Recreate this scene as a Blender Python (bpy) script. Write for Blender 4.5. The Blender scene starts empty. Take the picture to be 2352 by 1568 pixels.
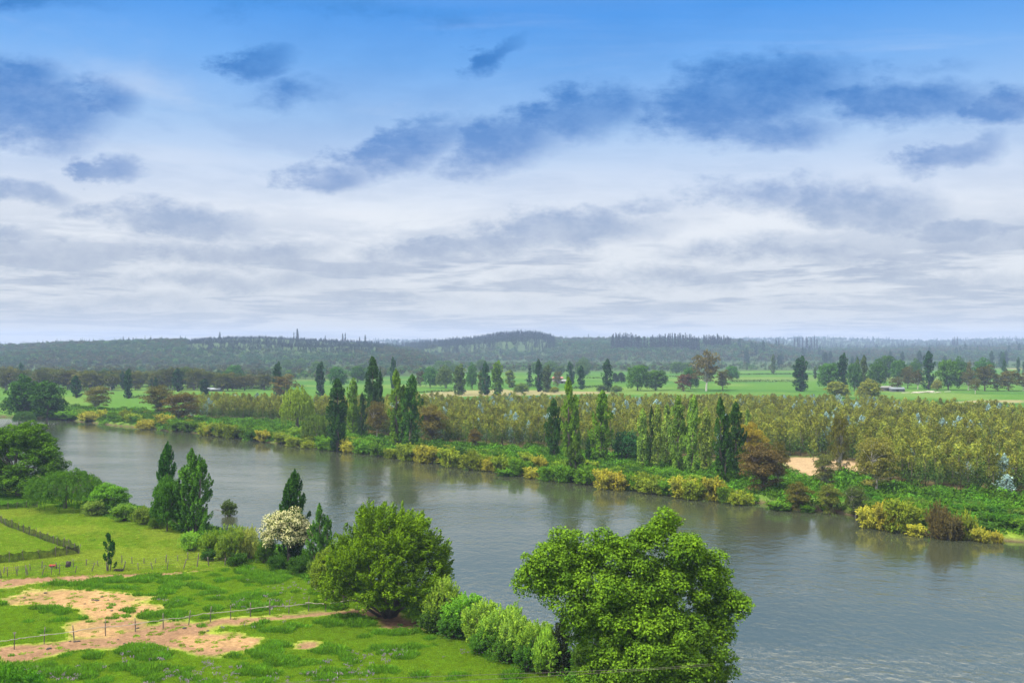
import bpy, math, random
import numpy as np
from mathutils import Vector, Matrix
PI = math.pi
rng = np.random.default_rng(7)
random.seed(7)
scene = bpy.context.scene
COL = scene.collection

# ---------------------------------------------------------------- camera geometry
CAM_H = 30.0
F = 2287.0                      # focal length in units of a 2352 wide picture
PITCH = math.atan(16.0 / F)
WATER = -1.2

def ray(u, v):
    x = (u - 1176.0) / F; z = -(v - 784.0) / F; y = 1.0
    c, s = math.cos(PITCH), math.sin(PITCH)
    return x, y * c - z * s, y * s + z * c

def gp(u, v, z=0.0):
    """where the sight line through (u, v) meets the level z"""
    rx, ry, rz = ray(u, v)
    t = (z - CAM_H) / rz
    return rx * t, ry * t

def gpoly(pts, z=0.0):
    return np.array([gp(u, v, z) for u, v in pts])

# ---------------------------------------------------------------- numeric noise
def _hash(ix, iy, seed):
    h = (ix.astype(np.int64) * 374761393 + iy.astype(np.int64) * 668265263 + seed * 974634777) & 0x7fffffff
    h = ((h ^ (h >> 13)) * 1274126177) & 0x7fffffff
    h = h ^ (h >> 16)
    return (h & 0xffffff) / float(0xffffff)

def vnoise(x, y, scale, seed=0):
    x = np.asarray(x, float) / scale; y = np.asarray(y, float) / scale
    ix = np.floor(x); iy = np.floor(y); fx = x - ix; fy = y - iy
    fx = fx * fx * (3 - 2 * fx); fy = fy * fy * (3 - 2 * fy)
    a = _hash(ix, iy, seed); b = _hash(ix + 1, iy, seed); c = _hash(ix, iy + 1, seed); d = _hash(ix + 1, iy + 1, seed)
    return a * (1 - fx) * (1 - fy) + b * fx * (1 - fy) + c * (1 - fx) * fy + d * fx * fy

def fbm(x, y, scale, seed=0, octv=4):
    s = 0; a = 1; tot = 0
    for k in range(octv):
        s = s + a * vnoise(x, y, scale / 2 ** k, seed + 17 * k); tot += a; a *= .55
    return s / tot

def smooth(e0, e1, x):
    t = np.clip((x - e0) / (e1 - e0), 0, 1)
    return t * t * (3 - 2 * t)

def inpoly(x, y, poly):
    inside = np.zeros(np.shape(x), bool)
    n = len(poly)
    for i in range(n):
        x0, y0 = poly[i]; x1, y1 = poly[(i + 1) % n]
        if y0 == y1: continue
        c = ((y0 > y) != (y1 > y)) & (x < (x1 - x0) * (y - y0) / (y1 - y0) + x0)
        inside ^= c
    return inside

def polydist(x, y, poly, closed=True):
    d = np.full(np.shape(x), 1e9)
    n = len(poly)
    for i in range(n if closed else n - 1):
        ax, ay = poly[i]; bx, by = poly[(i + 1) % n]
        dx, dy = bx - ax, by - ay
        L = dx * dx + dy * dy + 1e-9
        t = np.clip(((x - ax) * dx + (y - ay) * dy) / L, 0, 1)
        d = np.minimum(d, np.hypot(x - ax - t * dx, y - ay - t * dy))
    return d

def sdist(x, y, poly):
    """positive inside the polygon"""
    d = polydist(x, y, poly)
    return np.where(inpoly(x, y, poly), d, -d)

# ---------------------------------------------------------------- the river
far_v = [(-900, 930), (-500, 938), (-200, 948), (0, 957), (130, 962), (200, 970), (300, 981), (340, 985), (430, 993), (500, 1001), (600, 1014),
         (700, 1025), (780, 1032), (860, 1042), (930, 1052), (1000, 1058), (1100, 1074), (1200, 1091), (1300, 1100), (1340, 1106), (1450, 1120),
         (1500, 1128), (1600, 1141), (1700, 1151), (1750, 1156), (1830, 1168), (1900, 1173), (1975, 1188), (2010, 1203), (2080, 1217), (2150, 1228), (2250, 1237),
         (2352, 1245), (2600, 1275), (3000, 1330), (3600, 1430)]
near_v = [(3600, 2900), (2600, 2400), (2000, 1980), (1760, 1790), (1600, 1690), (1480, 1620), (1350, 1545), (1260, 1490), (1150, 1440), (1050, 1405), (900, 1375), (800, 1335),
          (720, 1290), (600, 1262), (500, 1228), (430, 1210), (350, 1185), (280, 1165), (150, 1135), (0, 1100), (-150, 1075), (-400, 1030), (-900, 985)]
FAR = gpoly(far_v, WATER); NEAR = gpoly(near_v, WATER)
RIVER = np.concatenate([FAR, NEAR])

def shore_d(x, y):
    """distance from the water's edge, positive on land; edge made ragged"""
    d = -sdist(x, y, RIVER)
    return d + (fbm(x, y, 9, 3, 3) - .5) * 3.0

# ridges: (picture column, height of bare crest in the picture)
def ridge(az_u, pts, Db, Dc, y, back=.0003):
    us = [p[0] for p in pts]; vs = [p[1] for p in pts]
    cv = np.interp(az_u, us, vs)
    H = CAM_H + (800 - cv) * Dc / F
    t = np.clip((y - Db) / (Dc - Db), 0, 1)
    prof = t ** 1.15 * (1.6 - .6 * t) / 1.0
    prof = np.clip(prof, 0, 1)
    h = H * prof
    h = np.where(y > Dc, H - (y - Dc) * back * H, h)
    return np.where(cv > 830, -5, h)

RA = [(-1500, 792), (-400, 795), (0, 800), (60, 797), (150, 791), (240, 789), (330, 786), (400, 784), (500, 777), (560, 775), (610, 775), (700, 780), (790, 784), (870, 790), (930, 802), (980, 815), (1030, 834), (1060, 840)]
RB = [(600, 840), (780, 815), (850, 806), (880, 801), (930, 797), (1000, 790), (1060, 785), (1100, 781), (1150, 772), (1190, 769), (1240, 769), (1275, 780), (1300, 783), (1400, 783), (1500, 783), (1680, 786), (1740, 792), (1800, 800), (1880, 815), (2000, 834), (2100, 840)]
RC = [(-1500, 800), (600, 800), (860, 787), (900, 786), (1000, 785), (1100, 786), (1680, 781), (1900, 780), (2000, 783), (2100, 785), (2200, 784), (2280, 782), (2352, 782), (3600, 780)]
RD = [(1500, 840), (1700, 826), (1760, 812), (1900, 806), (2100, 804), (2352, 800), (3600, 800)]

def hills(x, y):
    u = 1176 + F * x / np.maximum(y, 1)
    yy = y + (fbm(x, y, 260, 31, 3) - .5) * 380
    a = ridge(u, RA, 1480, 2150, yy)
    b = ridge(u, RB, 1900, 2800, yy)
    c = ridge(u, RC, 3300, 5200, yy, .00001)
    d = ridge(u, RD, 1900, 3100, yy, .0002)
    h = np.maximum(np.maximum(a, b), np.maximum(c, d))
    h = np.where(y > 1300, np.maximum(h, 0), 0)
    return h + smooth(1500, 2000, y) * (fbm(x, y, 180, 5, 4) - .5) * 14 * smooth(5, 30, h)

def ground_z(x, y, d=None):
    x = np.asarray(x, float); y = np.asarray(y, float)
    if d is None: d = shore_d(x, y)
    bank = np.where(d < 0, WATER + d * .5, WATER + d * .55)
    z = np.clip(bank, -4.0, 0.0)
    w = smooth(1, 9, d)
    z = z + w * ((fbm(x, y, 14, 11, 4) - .5) * .5 + (fbm(x, y, 60, 12, 2) - .5) * .5)
    z = z + w * smooth(220, 420, y) * (fbm(x, y, 120, 13, 3) - .5) * 1.2
    return z + hills(x, y)

def gz1(x, y):
    return float(ground_z(np.array([x]), np.array([y]))[0])

# ---------------------------------------------------------------- materials
def new_mat(name):
    m = bpy.data.materials.new(name); m.use_nodes = True
    nt = m.node_tree; nt.nodes.clear()
    out = nt.nodes.new('ShaderNodeOutputMaterial')
    return m, nt, out

def N(nt, typ, **kw):
    n = nt.nodes.new(typ)
    for k, v in kw.items():
        if k.startswith('i_'):
            n.inputs[int(k[2:])].default_value = v
        else: setattr(n, k, v)
    return n

def mixc(nt, fac, a, b, blend='MIX'):
    n = nt.nodes.new('ShaderNodeMix'); n.data_type = 'RGBA'; n.blend_type = blend
    for sock, val in ((n.inputs[0], fac), (n.inputs[6], a), (n.inputs[7], b)):
        if isinstance(val, bpy.types.NodeSocket): nt.links.new(val, sock)
        elif isinstance(val, (int, float)): sock.default_value = val
        else: sock.default_value = (*val[:3], 1)
    return n.outputs[2]

def mathn(nt, op, a, b=None, clamp=False):
    n = nt.nodes.new('ShaderNodeMath'); n.operation = op; n.use_clamp = clamp
    for i, val in enumerate((a, b)):
        if val is None: continue
        if isinstance(val, bpy.types.NodeSocket): nt.links.new(val, n.inputs[i])
        else: n.inputs[i].default_value = val
    return n.outputs[0]

def leaf_mat(name, color=None, lo=(.56, .62, .6), hi=(1.55, 1.42, .8), trans=.22, gloss=.0, rand=.14, top=None):
    """foliage: each leaf carries its own tint; the whole plant its own hue"""
    m, nt, out = new_mat(name)
    att = N(nt, 'ShaderNodeAttribute', attribute_name='tint')
    oi = N(nt, 'ShaderNodeObjectInfo')
    if color is None: base = oi.outputs['Color']
    else:
        rgb = N(nt, 'ShaderNodeRGB'); rgb.outputs[0].default_value = (*color, 1); base = rgb.outputs[0]
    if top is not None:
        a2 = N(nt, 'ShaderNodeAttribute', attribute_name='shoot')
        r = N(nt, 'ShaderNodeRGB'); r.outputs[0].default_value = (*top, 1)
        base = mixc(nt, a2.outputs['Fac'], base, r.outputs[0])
    t = mixc(nt, att.outputs['Fac'], lo, hi)
    c = mixc(nt, 1.0, base, t, 'MULTIPLY')
    hsv = N(nt, 'ShaderNodeHueSaturation')
    h = mathn(nt, 'MULTIPLY_ADD', oi.outputs['Random'], .016); nt.nodes[-1].inputs[2].default_value = .497
    val = mathn(nt, 'MULTIPLY_ADD', oi.outputs['Random'], 2 * rand); nt.nodes[-1].inputs[2].default_value = 1 - rand
    nt.links.new(h, hsv.inputs['Hue']); nt.links.new(val, hsv.inputs['Value']); nt.links.new(c, hsv.inputs['Color'])
    dif = N(nt, 'ShaderNodeBsdfDiffuse'); tr = N(nt, 'ShaderNodeBsdfTranslucent')
    nt.links.new(hsv.outputs[0], dif.inputs[0])
    tc = mixc(nt, 1.0, hsv.outputs[0], (1.15, 1.25, .55), 'MULTIPLY'); nt.links.new(tc, tr.inputs[0])
    mx = N(nt, 'ShaderNodeMixShader'); mx.inputs[0].default_value = trans
    nt.links.new(dif.outputs[0], mx.inputs[1]); nt.links.new(tr.outputs[0], mx.inputs[2])
    last = mx.outputs[0]; gloss = 0
    if gloss > 0:
        g = N(nt, 'ShaderNodeBsdfGlossy'); g.inputs['Roughness'].default_value = .45
        m2 = N(nt, 'ShaderNodeMixShader'); m2.inputs[0].default_value = gloss
        nt.links.new(last, m2.inputs[1]); nt.links.new(g.outputs[0], m2.inputs[2]); last = m2.outputs[0]
    nt.links.new(last, out.inputs[0])
    return m

def wood_mat(name, c0, c1, scale=3.0, rough=.9):
    m, nt, out = new_mat(name)
    tc = N(nt, 'ShaderNodeTexCoord'); mp = N(nt, 'ShaderNodeMapping'); mp.inputs['Scale'].default_value = (scale, scale, scale * .25)
    nt.links.new(tc.outputs['Object'], mp.inputs[0])
    no = N(nt, 'ShaderNodeTexNoise'); no.inputs['Scale'].default_value = 1.0; no.inputs['Detail'].default_value = 6
    nt.links.new(mp.outputs[0], no.inputs['Vector'])
    c = mixc(nt, no.outputs['Fac'], c0, c1)
    b = N(nt, 'ShaderNodeBsdfPrincipled'); b.inputs['Roughness'].default_value = rough
    nt.links.new(c, b.inputs['Base Color'])
    bu = N(nt, 'ShaderNodeBump'); bu.inputs['Strength'].default_value = .4; nt.links.new(no.outputs['Fac'], bu.inputs['Height']); nt.links.new(bu.outputs[0], b.inputs['Normal'])
    nt.links.new(b.outputs[0], out.inputs[0])
    return m

MAT = {}
MAT['leaf'] = leaf_mat('foliage')
MAT['leafsoft'] = leaf_mat('feathery foliage', lo=(.66, .76, .8), hi=(1.45, 1.35, .8), trans=.28, gloss=.0)
MAT['blossom'] = leaf_mat('cream blossom', (.62, .60, .40), lo=(.75, .78, .6), hi=(1.15, 1.12, 1.0), trans=.3, gloss=.02)
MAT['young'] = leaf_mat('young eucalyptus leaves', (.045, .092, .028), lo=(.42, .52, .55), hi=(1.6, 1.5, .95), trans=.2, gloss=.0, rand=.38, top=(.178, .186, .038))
MAT['silver'] = leaf_mat('silvery eucalyptus leaves', (.16, .24, .24), lo=(.45, .6, .65), hi=(1.7, 1.6, 1.55), trans=.2, gloss=.04, rand=.3)
MAT['bark'] = wood_mat('grey brown bark', (.05, .038, .028), (.16, .13, .10))
MAT['pale'] = wood_mat('pale eucalyptus bark', (.22, .19, .16), (.62, .58, .52), 1.2)
MAT['post'] = wood_mat('weathered post wood', (.035, .028, .024), (.17, .14, .11), 9)
MAT['rail'] = wood_mat('bleached rail wood', (.10, .08, .06), (.42, .38, .32), 4)

# ---------------------------------------------------------------- mesh building
class Geo:
    def __init__(s): s.v = []; s.f = []; s.m = []; s.t = []; s.sh = []; s.n = 0
    def add(s, v, f, mat=0, tint=None, shoot=None):
        v = np.asarray(v, np.float32); f = np.asarray(f, np.int64)
        s.v.append(v); s.f.append(f + s.n); s.n += len(v)
        s.m.append(np.full(len(f), mat, np.int32))
        s.t.append(np.full(len(f), .5, np.float32) if tint is None else np.asarray(tint, np.float32))
        s.sh.append(np.zeros(len(f), np.float32) if shoot is None else np.asarray(shoot, np.float32))
    def mesh(s, name, mats, smooth_=False):
        me = bpy.data.meshes.new(name)
        v = np.concatenate(s.v); f = np.concatenate(s.f)
        nf = len(f)
        me.vertices.add(len(v)); me.vertices.foreach_set('co', v.ravel())
        me.loops.add(nf * 4); me.loops.foreach_set('vertex_index', f.ravel().astype(np.int32))
        me.polygons.add(nf); me.polygons.foreach_set('loop_start', np.arange(nf, dtype=np.int32) * 4)
        me.polygons.foreach_set('material_index', np.concatenate(s.m))
        if smooth_: me.polygons.foreach_set('use_smooth', np.ones(nf, bool))
        for m in mats: me.materials.append(m)
        a = me.attributes.new('tint', 'FLOAT', 'FACE'); a.data.foreach_set('value', np.concatenate(s.t))
        a = me.attributes.new('shoot', 'FLOAT', 'FACE'); a.data.foreach_set('value', np.concatenate(s.sh))
        me.update(calc_edges=True)
        return me

def unit(a):
    return a / np.maximum(np.linalg.norm(a, axis=-1, keepdims=True), 1e-9)

def leaf_quads(g, c, n, size, asp=.5, along=None, mat=0, tint=None, shoot=None):
    """one pointed leaf (or leaf spray) per centre, facing n"""
    k = len(c)
    n = unit(n)
    r = rng.normal(size=(k, 3)) if along is None else along + rng.normal(size=(k, 3)) * .25
    t = unit(np.cross(n, np.cross(r, n)))
    b = np.cross(n, t)
    size = np.broadcast_to(size, (k,)) * rng.uniform(.65, 1.35, k)
    L = (size * .5)[:, None]; W = L * asp
    fold = n * L * rng.uniform(-.25, .25, k)[:, None]
    v = np.stack([c - t * L, c - b * W + t * L * .15 + fold, c + t * L, c + b * W + t * L * .15 + fold], 1).reshape(-1, 3)
    f = np.arange(k * 4).reshape(k, 4)
    if tint is None: tint = rng.uniform(0, 1, k)
    g.add(v, f, mat, np.clip(tint, 0, 1), shoot)

def tube(g, pts, radii, sides=6, mat=0):
    pts = np.asarray(pts, float); n = len(pts)
    V = []
    for i in range(n):
        d = pts[min(i + 1, n - 1)] - pts[max(i - 1, 0)]
        d = d / (np.linalg.norm(d) + 1e-9)
        a = np.cross(d, [0.3, 1, .2]); a /= np.linalg.norm(a) + 1e-9
        b = np.cross(d, a)
        for k in range(sides):
            an = 2 * PI * k / sides
            V.append(pts[i] + (a * math.cos(an) + b * math.sin(an)) * radii[i])
    Fc = []
    for i in range(n - 1):
        for k in range(sides):
            k2 = (k + 1) % sides
            Fc.append((i * sides + k, i * sides + k2, (i + 1) * sides + k2, (i + 1) * sides + k))
    V.append(pts[0]); V.append(pts[-1]); a0 = len(V) - 2; a1 = len(V) - 1
    for k in range(0, sides, 2):
        k2 = (k + 1) % sides; k3 = (k + 2) % sides
        Fc.append((a0, k3, k2, k)); o = (n - 1) * sides
        Fc.append((a1, o + k, o + k2, o + k3))
    g.add(np.array(V), np.array(Fc), mat)

def limb(g, a, b, r0, r1, sag=.12, segs=5, sides=5, mat=0):
    a = np.array(a, float); b = np.array(b, float); L = np.linalg.norm(b - a)
    mid = rng.normal(size=3) * L * .06 + np.array([0, 0, sag * L])
    P = [a + (b - a) * t + mid * math.sin(PI * t) * .6 + (rng.normal(size=3) * L * .015 if 0 < t < 1 else 0) for t in np.linspace(0, 1, segs)]
    tube(g, P, np.linspace(r0, r1, segs), sides, mat)
# ================================================================ plant builders; each returns (crown mesh, trunk mesh, height, width)
UP = np.array([0, 0, 1.0])

def sphere_dirs(k):
    return unit(rng.normal(size=(k, 3)))

def blob(g, c, r, k, size, flat=.75, asp=.55, tint0=.5, mat=0, shoot=None):
    """a clump of leaves: dense shell, fuller on top"""
    d = sphere_dirs(k)
    d[:, 2] = np.where((d[:, 2] < -.25) & (rng.uniform(size=k) < .6), -d[:, 2], d[:, 2])
    rad = rng.uniform(.25, 1.0, k) ** .45 * rng.uniform(.85, 1.12, k)
    p = c + d * (rad * r)[:, None] * np.array([1, 1, flat])
    n = d * .8 + UP * .55 + rng.normal(size=(k, 3)) * .55
    leaf_quads(g, p, n, size, asp, tint=tint0 + rng.normal(size=k) * .28, mat=mat, shoot=shoot)

def round_tree(name, H, W, trunk_h, clumps, per, leaf, lobes=None, leafm='leaf', barkm='bark', clump_r=.17, flat=.8, open_=.0, asp=.55, tr=.03, shellmin=.55):
    """broad crown: leaf clumps over one or more ellipsoid lobes, carried by limbs"""
    g = Geo(); t = Geo()
    if lobes is None: lobes = [(0, 0, (H + trunk_h) / 2, W / 2, W / 2, (H - trunk_h) / 2, 1.0)]
    base = np.array([0, 0, 0.0])
    tot = sum(l[6] for l in lobes)
    cs = []
    for (lx, ly, lz, rx, ry, rz, wgt) in lobes:
        k = int(clumps * wgt / tot)
        i = np.arange(k) + .5
        ph = np.arccos(1 - 1.72 * i / k); th = PI * (1 + 5 ** .5) * i
        d = np.stack([np.cos(th) * np.sin(ph), np.sin(th) * np.sin(ph), np.cos(ph)], 1) + rng.normal(size=(k, 3)) * .12
        d = unit(d)
        rad = rng.uniform(shellmin, 1.0, k) ** .7
        rad *= 1 + .14 * np.sin(d[:, 0] * 5 + lx) * np.cos(d[:, 1] * 4 + lz)
        c = np.array([lx, ly, lz]) + d * rad[:, None] * np.array([rx, ry, rz]) * .9
        cs.append(c)
    cs = np.concatenate(cs)
    keep = rng.uniform(size=len(cs)) > open_
    cs = cs[keep]
    for c in cs:
        r = W * clump_r * rng.uniform(.6, 1.25)
        hrel = (c[2] - trunk_h) / (H - trunk_h)
        blob(g, c, r, int(per * (r / (W * clump_r)) ** 2), leaf, flat, asp, .42 + .16 * rng.normal() + .12 * hrel)
    # trunk and limbs
    zf = trunk_h + (H - trunk_h) * .30
    top = np.array([rng.normal() * .02 * W, rng.normal() * .02 * W, zf])
    tube(t, [base + [0, 0, -.4], base + [0, 0, .3], base * .5 + top * .5 + [rng.normal() * .1, 0, 0], top], [H * tr * 1.4, H * tr, H * tr * .8, H * tr * .62], 8)
    sel = cs[rng.permutation(len(cs))[:min(len(cs), 26)]]; sel = sel * np.array([.8, .8, .92])
    for c in sel:
        s0 = base + (top - base) * rng.uniform(.55, 1.0)
        limb(t, s0, c, H * tr * .42, H * tr * .07, .05)
    return g.mesh(name + '_crown', [MAT[leafm]]), t.mesh(name + '_trunk', [MAT[barkm]], True), H, W

def spray_leaves(g, a, b, bend, R, k, size, asp=.42, upb=.45, tint0=.5, mat=0, prof=.7, shoot=None, axis_w=.6):
    """leaves round a curved axis a->b (arrays), flame shaped"""
    M = len(a)
    s = np.repeat(np.arange(M), k)
    t = rng.uniform(0, 1, M * k) ** .85
    p = a[s] * ((1 - t) ** 2)[:, None] + bend[s] * (2 * t * (1 - t))[:, None] + b[s] * (t ** 2)[:, None]
    ax = unit(b[s] - bend[s] * .6 - a[s] * .4)
    d = rng.normal(size=(M * k, 3)); d -= ax * np.sum(d * ax, 1, keepdims=True); d = unit(d)
    r = (np.broadcast_to(R, (M,)))[s] * (np.sin(PI * np.clip(t, .03, .985) ** prof)) ** .8 * rng.uniform(.2, 1, M * k) ** .5
    p = p + d * r[:, None]
    n = d * .9 + UP * upb + rng.normal(size=(M * k, 3)) * .4
    tv = np.broadcast_to(tint0, (M,))[s] + rng.normal(size=M * k) * .2
    al = ax * axis_w + d * .35
    leaf_quads(g, p, n, size, asp, along=al, tint=tv, mat=mat, shoot=None if shoot is None else np.clip(shoot[s] + rng.normal(size=M * k) * .15, 0, 1))
    return p

def poplar(name, H, W, M, k, leaf, tops=((0, 0, 1.0),), leafm='leaf', barkm='bark', low=.04, R=.045, lean=.0):
    """columnar crown of steep flame-like shoots"""
    g = Geo(); t = Geo()
    for ti, (ox, oy, hs) in enumerate(tops):
        h = H * hs; w = W * .5 * (.62 if len(tops) > 1 else 1.0)
        m = int(M * hs / len(tops) * (1.15 if len(tops) > 1 else 1))
        z1 = low * h + (h * (1 - low)) * (rng.uniform(.06, 1.0, m) ** .9)
        z1[:3] = [h * .995, h * .96, h * .93]
        tt = z1 / h
        prof = np.interp(tt, [0, .08, .2, .45, .68, .85, .94, 1.0], [.5, .72, .88, 1.0, .92, .62, .38, .04])
        ph = rng.uniform(0, 2 * PI, m)
        lump = 1 + .30 * np.sin(2 * ph + tt * 9 + ti + H) * np.sin(tt * 15 + ti * 2 + M)
        rr = w * prof * lump * rng.uniform(.45, 1.12, m)
        L = h * rng.uniform(.10, .2, m)
        z0 = np.maximum(z1 - L, low * h * .5)
        cx = ox * W + lean * h * tt; cy = oy * W
        b = np.stack([cx + np.cos(ph) * rr, cy + np.sin(ph) * rr, z1], 1)
        a = np.stack([cx * .9 + np.cos(ph) * rr * .35, cy * .9 + np.sin(ph) * rr * .35, z0], 1)
        bd = np.stack([cx + np.cos(ph) * rr * .95, cy + np.sin(ph) * rr * .95, z0 + (z1 - z0) * .45], 1)
        spray_leaves(g, a, b, bd, h * R * rng.uniform(.6, 1.2, m), k, leaf, .55, .35, rng.uniform(.05, .95, m))
        tube(t, [[ox * W * .4, oy * W * .4, -.4], [ox * W * .6, oy * W * .6, h * .15], [ox * W + lean * h * .5, oy * W, h * .5], [ox * W + lean * h * .9, oy * W, h * .9]], [h * .018, h * .015, h * .010, h * .003], 7)
        for j in range(0, m, 5):
            limb(t, a[j] * [.3, .3, 1] + [cx[j] * .6 if hasattr(cx, '__len__') else cx * .6, 0, 0], b[j], h * .005, h * .0015, .0, 4, 4)
    return g.mesh(name + '_crown', [MAT[leafm]]), t.mesh(name + '_trunk', [MAT[barkm]], True), H, W

def willow(name, H, W, M, k, leaf, leafm='leafsoft'):
    """dome of hanging streamers"""
    g = Geo(); t = Geo()
    d = sphere_dirs(M); d[:, 2] = np.abs(d[:, 2]) * 1.1 - .1; d = unit(d)
    rad = rng.uniform(.5, 1.0, M) ** .5
    lump = 1 + .12 * np.sin(d[:, 0] * 7) * np.cos(d[:, 1] * 6)
    a = d * (rad * lump)[:, None] * np.array([W * .46, W * .46, H * .5]) + np.array([0, 0, H * .48])
    drop = H * rng.uniform(.12, .38, M) * (1.1 - .4 * np.clip(d[:, 2], 0, 1))
    out = np.stack([d[:, 0], d[:, 1], np.zeros(M)], 1)
    b = a + out * (W * .05) - UP * drop[:, None]
    b[:, 2] = np.maximum(b[:, 2], H * .02)
    bd = a + out * (W * .06) + UP * (H * .02) - UP * (drop * .25)[:, None]
    spray_leaves(g, a, b, bd, W * .022, k, leaf, .3, .25, rng.uniform(.25, .8, M), prof=.6, axis_w=1.2)
    tube(t, [[0, 0, -.4], [0, .1, H * .2], [.2, 0, H * .4]], [H * .05, H * .038, H * .028], 8)
    for j in rng.permutation(M)[:30]:
        limb(t, [0, 0, H * rng.uniform(.25, .4)], a[j], H * .014, H * .003, .1)
    return g.mesh(name + '_crown', [MAT[leafm]]), t.mesh(name + '_trunk', [MAT['bark']], True), H, W

def spray_bush(name, H, W, M, k, leaf, spread=1.0, leafm='leafsoft', R=.06, asp=.42, droop=.0, up=.5, lean=(0, 0), trunk=True):
    """feathery shoots fanning out and up from a low crown"""
    g = Geo(); t = Geo()
    d = sphere_dirs(M); d[:, 2] = np.abs(d[:, 2]) - .12 * spread; d = unit(d)
    rad = rng.uniform(.45, 1.0, M) ** .6
    lump = 1 + .2 * np.sin(d[:, 0] * 6 + 1) * np.cos(d[:, 1] * 5 + 2)
    b = d * (rad * lump)[:, None] * np.array([W * .5, W * .5, H * .86]) + np.array([0, 0, H * .12])
    b[:, 0] += lean[0] * b[:, 2]; b[:, 1] += lean[1] * b[:, 2]
    b[:, 2] = np.maximum(b[:, 2], H * .04)
    L = rng.uniform(.25, .45, M)[:, None]
    a = b * (1 - L) * np.array([1, 1, .8]) - UP * (H * .03)
    a[:, 2] = np.maximum(a[:, 2], 0)
    bd = (a + b) * .5 + UP * (H * (.05 - droop))
    b = b - UP * (droop * H * .3)
    spray_leaves(g, a, b, bd, min(H, W) * R * rng.uniform(.7, 1.3, M), k, leaf, asp, up, rng.uniform(.15, .85, M))
    for j in range(0, M, max(1, M // 24)):
        limb(t, [rng.normal() * W * .03, rng.normal() * W * .03, -.25], b[j] * .92, H * .016, H * .003, .05, 5, 5)
    return g.mesh(name + '_crown', [MAT[leafm]]), t.mesh(name + '_trunk', [MAT['bark']], True), H, W

def euc_tree(name, H, W, trunk_h, clumps, per, leaf, barkm='pale', forks=3, leafm='leaf', low=.14):
    """tall gum tree: bare pale limbs under loose umbrella clumps"""
    g = Geo(); t = Geo()
    tips = []
    fork = np.array([rng.normal() * .3, rng.normal() * .3, trunk_h])
    tube(t, [[0, 0, -.4], [0, 0, .3], fork * [.4, .4, .55], fork], [H * .032, H * .026, H * .021, H * .018], 8)
    for fk in range(forks):
        an = 2 * PI * fk / forks + rng.uniform(-.4, .4)
        e = np.array([math.cos(an) * W * .2, math.sin(an) * W * .2, trunk_h + (H - trunk_h) * rng.uniform(.4, .6)])
        limb(t, fork, e, H * .015, H * .009, .02, 6, 6)
        for q in range(clumps // forks):
            d = sphere_dirs(1)[0]; d[2] = d[2] if d[2] > -.5 or rng.uniform() < .35 else -d[2]
            c = np.array([math.cos(an) * W * .13, math.sin(an) * W * .13, H * .50]) + d * np.array([W * .37, W * .37, H * .46]) * rng.uniform(.5, 1)
            c[2] = min(max(c[2], H * low), H * .94)
            tips.append(c)
            if q % 2 == 0: limb(t, e if c[2] > e[2] else fork, c, H * .007, H * .002, .03, 5, 4)
    for c in tips:
        r = W * rng.uniform(.09, .17)
        k = int(per * rng.uniform(.7, 1.3))
        dd = sphere_dirs(k); dd[:, 2] = np.abs(dd[:, 2]) * .9 - .25
        p = c + dd * (r * rng.uniform(.4, 1, k) ** .5)[:, None] * np.array([1, 1, .8])
        nn = dd * .7 + rng.normal(size=(k, 3)) * .6 + UP * .3
        leaf_quads(g, p, nn, leaf, .4, along=np.tile([0, 0, -.6], (k, 1)) + dd * .4, tint=.5 + .15 * rng.normal() + rng.normal(size=k) * .2)
    return g.mesh(name + '_crown', [MAT[leafm]]), t.mesh(name + '_trunk', [MAT[barkm]], True), H, W

def young_euc(name, H, W, M, k, leaf, leafm='young', seed=0):
    """pointed young plantation gum on a thin stem, fresh shoots outside"""
    g = Geo(); t = Geo()
    z = H * (.2 + .8 * rng.uniform(0, 1, M) ** .9); z[:2] = H, H * .95
    tt = z / H
    w = W * .5 * np.interp(tt, [.15, .3, .5, .7, .87, 1], [.55, .95, 1, .8, .5, .05])
    ph = rng.uniform(0, 2 * PI, M)
    lump = 1 + .25 * np.sin(ph * 2 + seed) * np.sin(tt * 8 + seed)
    rr = w * rng.uniform(.45, 1.1, M) * lump
    b = np.stack([np.cos(ph) * rr, np.sin(ph) * rr, z], 1)
    a = np.stack([np.cos(ph) * rr * .25, np.sin(ph) * rr * .25, z - H * rng.uniform(.1, .18, M)], 1)
    bd = np.stack([np.cos(ph) * rr * .9, np.sin(ph) * rr * .9, z - H * .07], 1)
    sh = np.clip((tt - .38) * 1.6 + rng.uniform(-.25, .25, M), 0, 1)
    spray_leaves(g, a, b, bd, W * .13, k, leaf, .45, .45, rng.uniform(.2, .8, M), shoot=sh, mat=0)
    if M > 24:
        tube(t, [[0, 0, -.3], [.05, 0, H * .4], [0, .05, H * .9]], [H * .012, H * .009, H * .003], 5)
        for j in range(0, M, 4): limb(t, [0, 0, z[j] * .7], b[j], H * .003, H * .001, 0, 3, 4)
    else:
        tube(t, [[0, 0, -.3], [0, 0, H * .8]], [H * .012, H * .003], 4)
    return g, t, H, W

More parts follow.
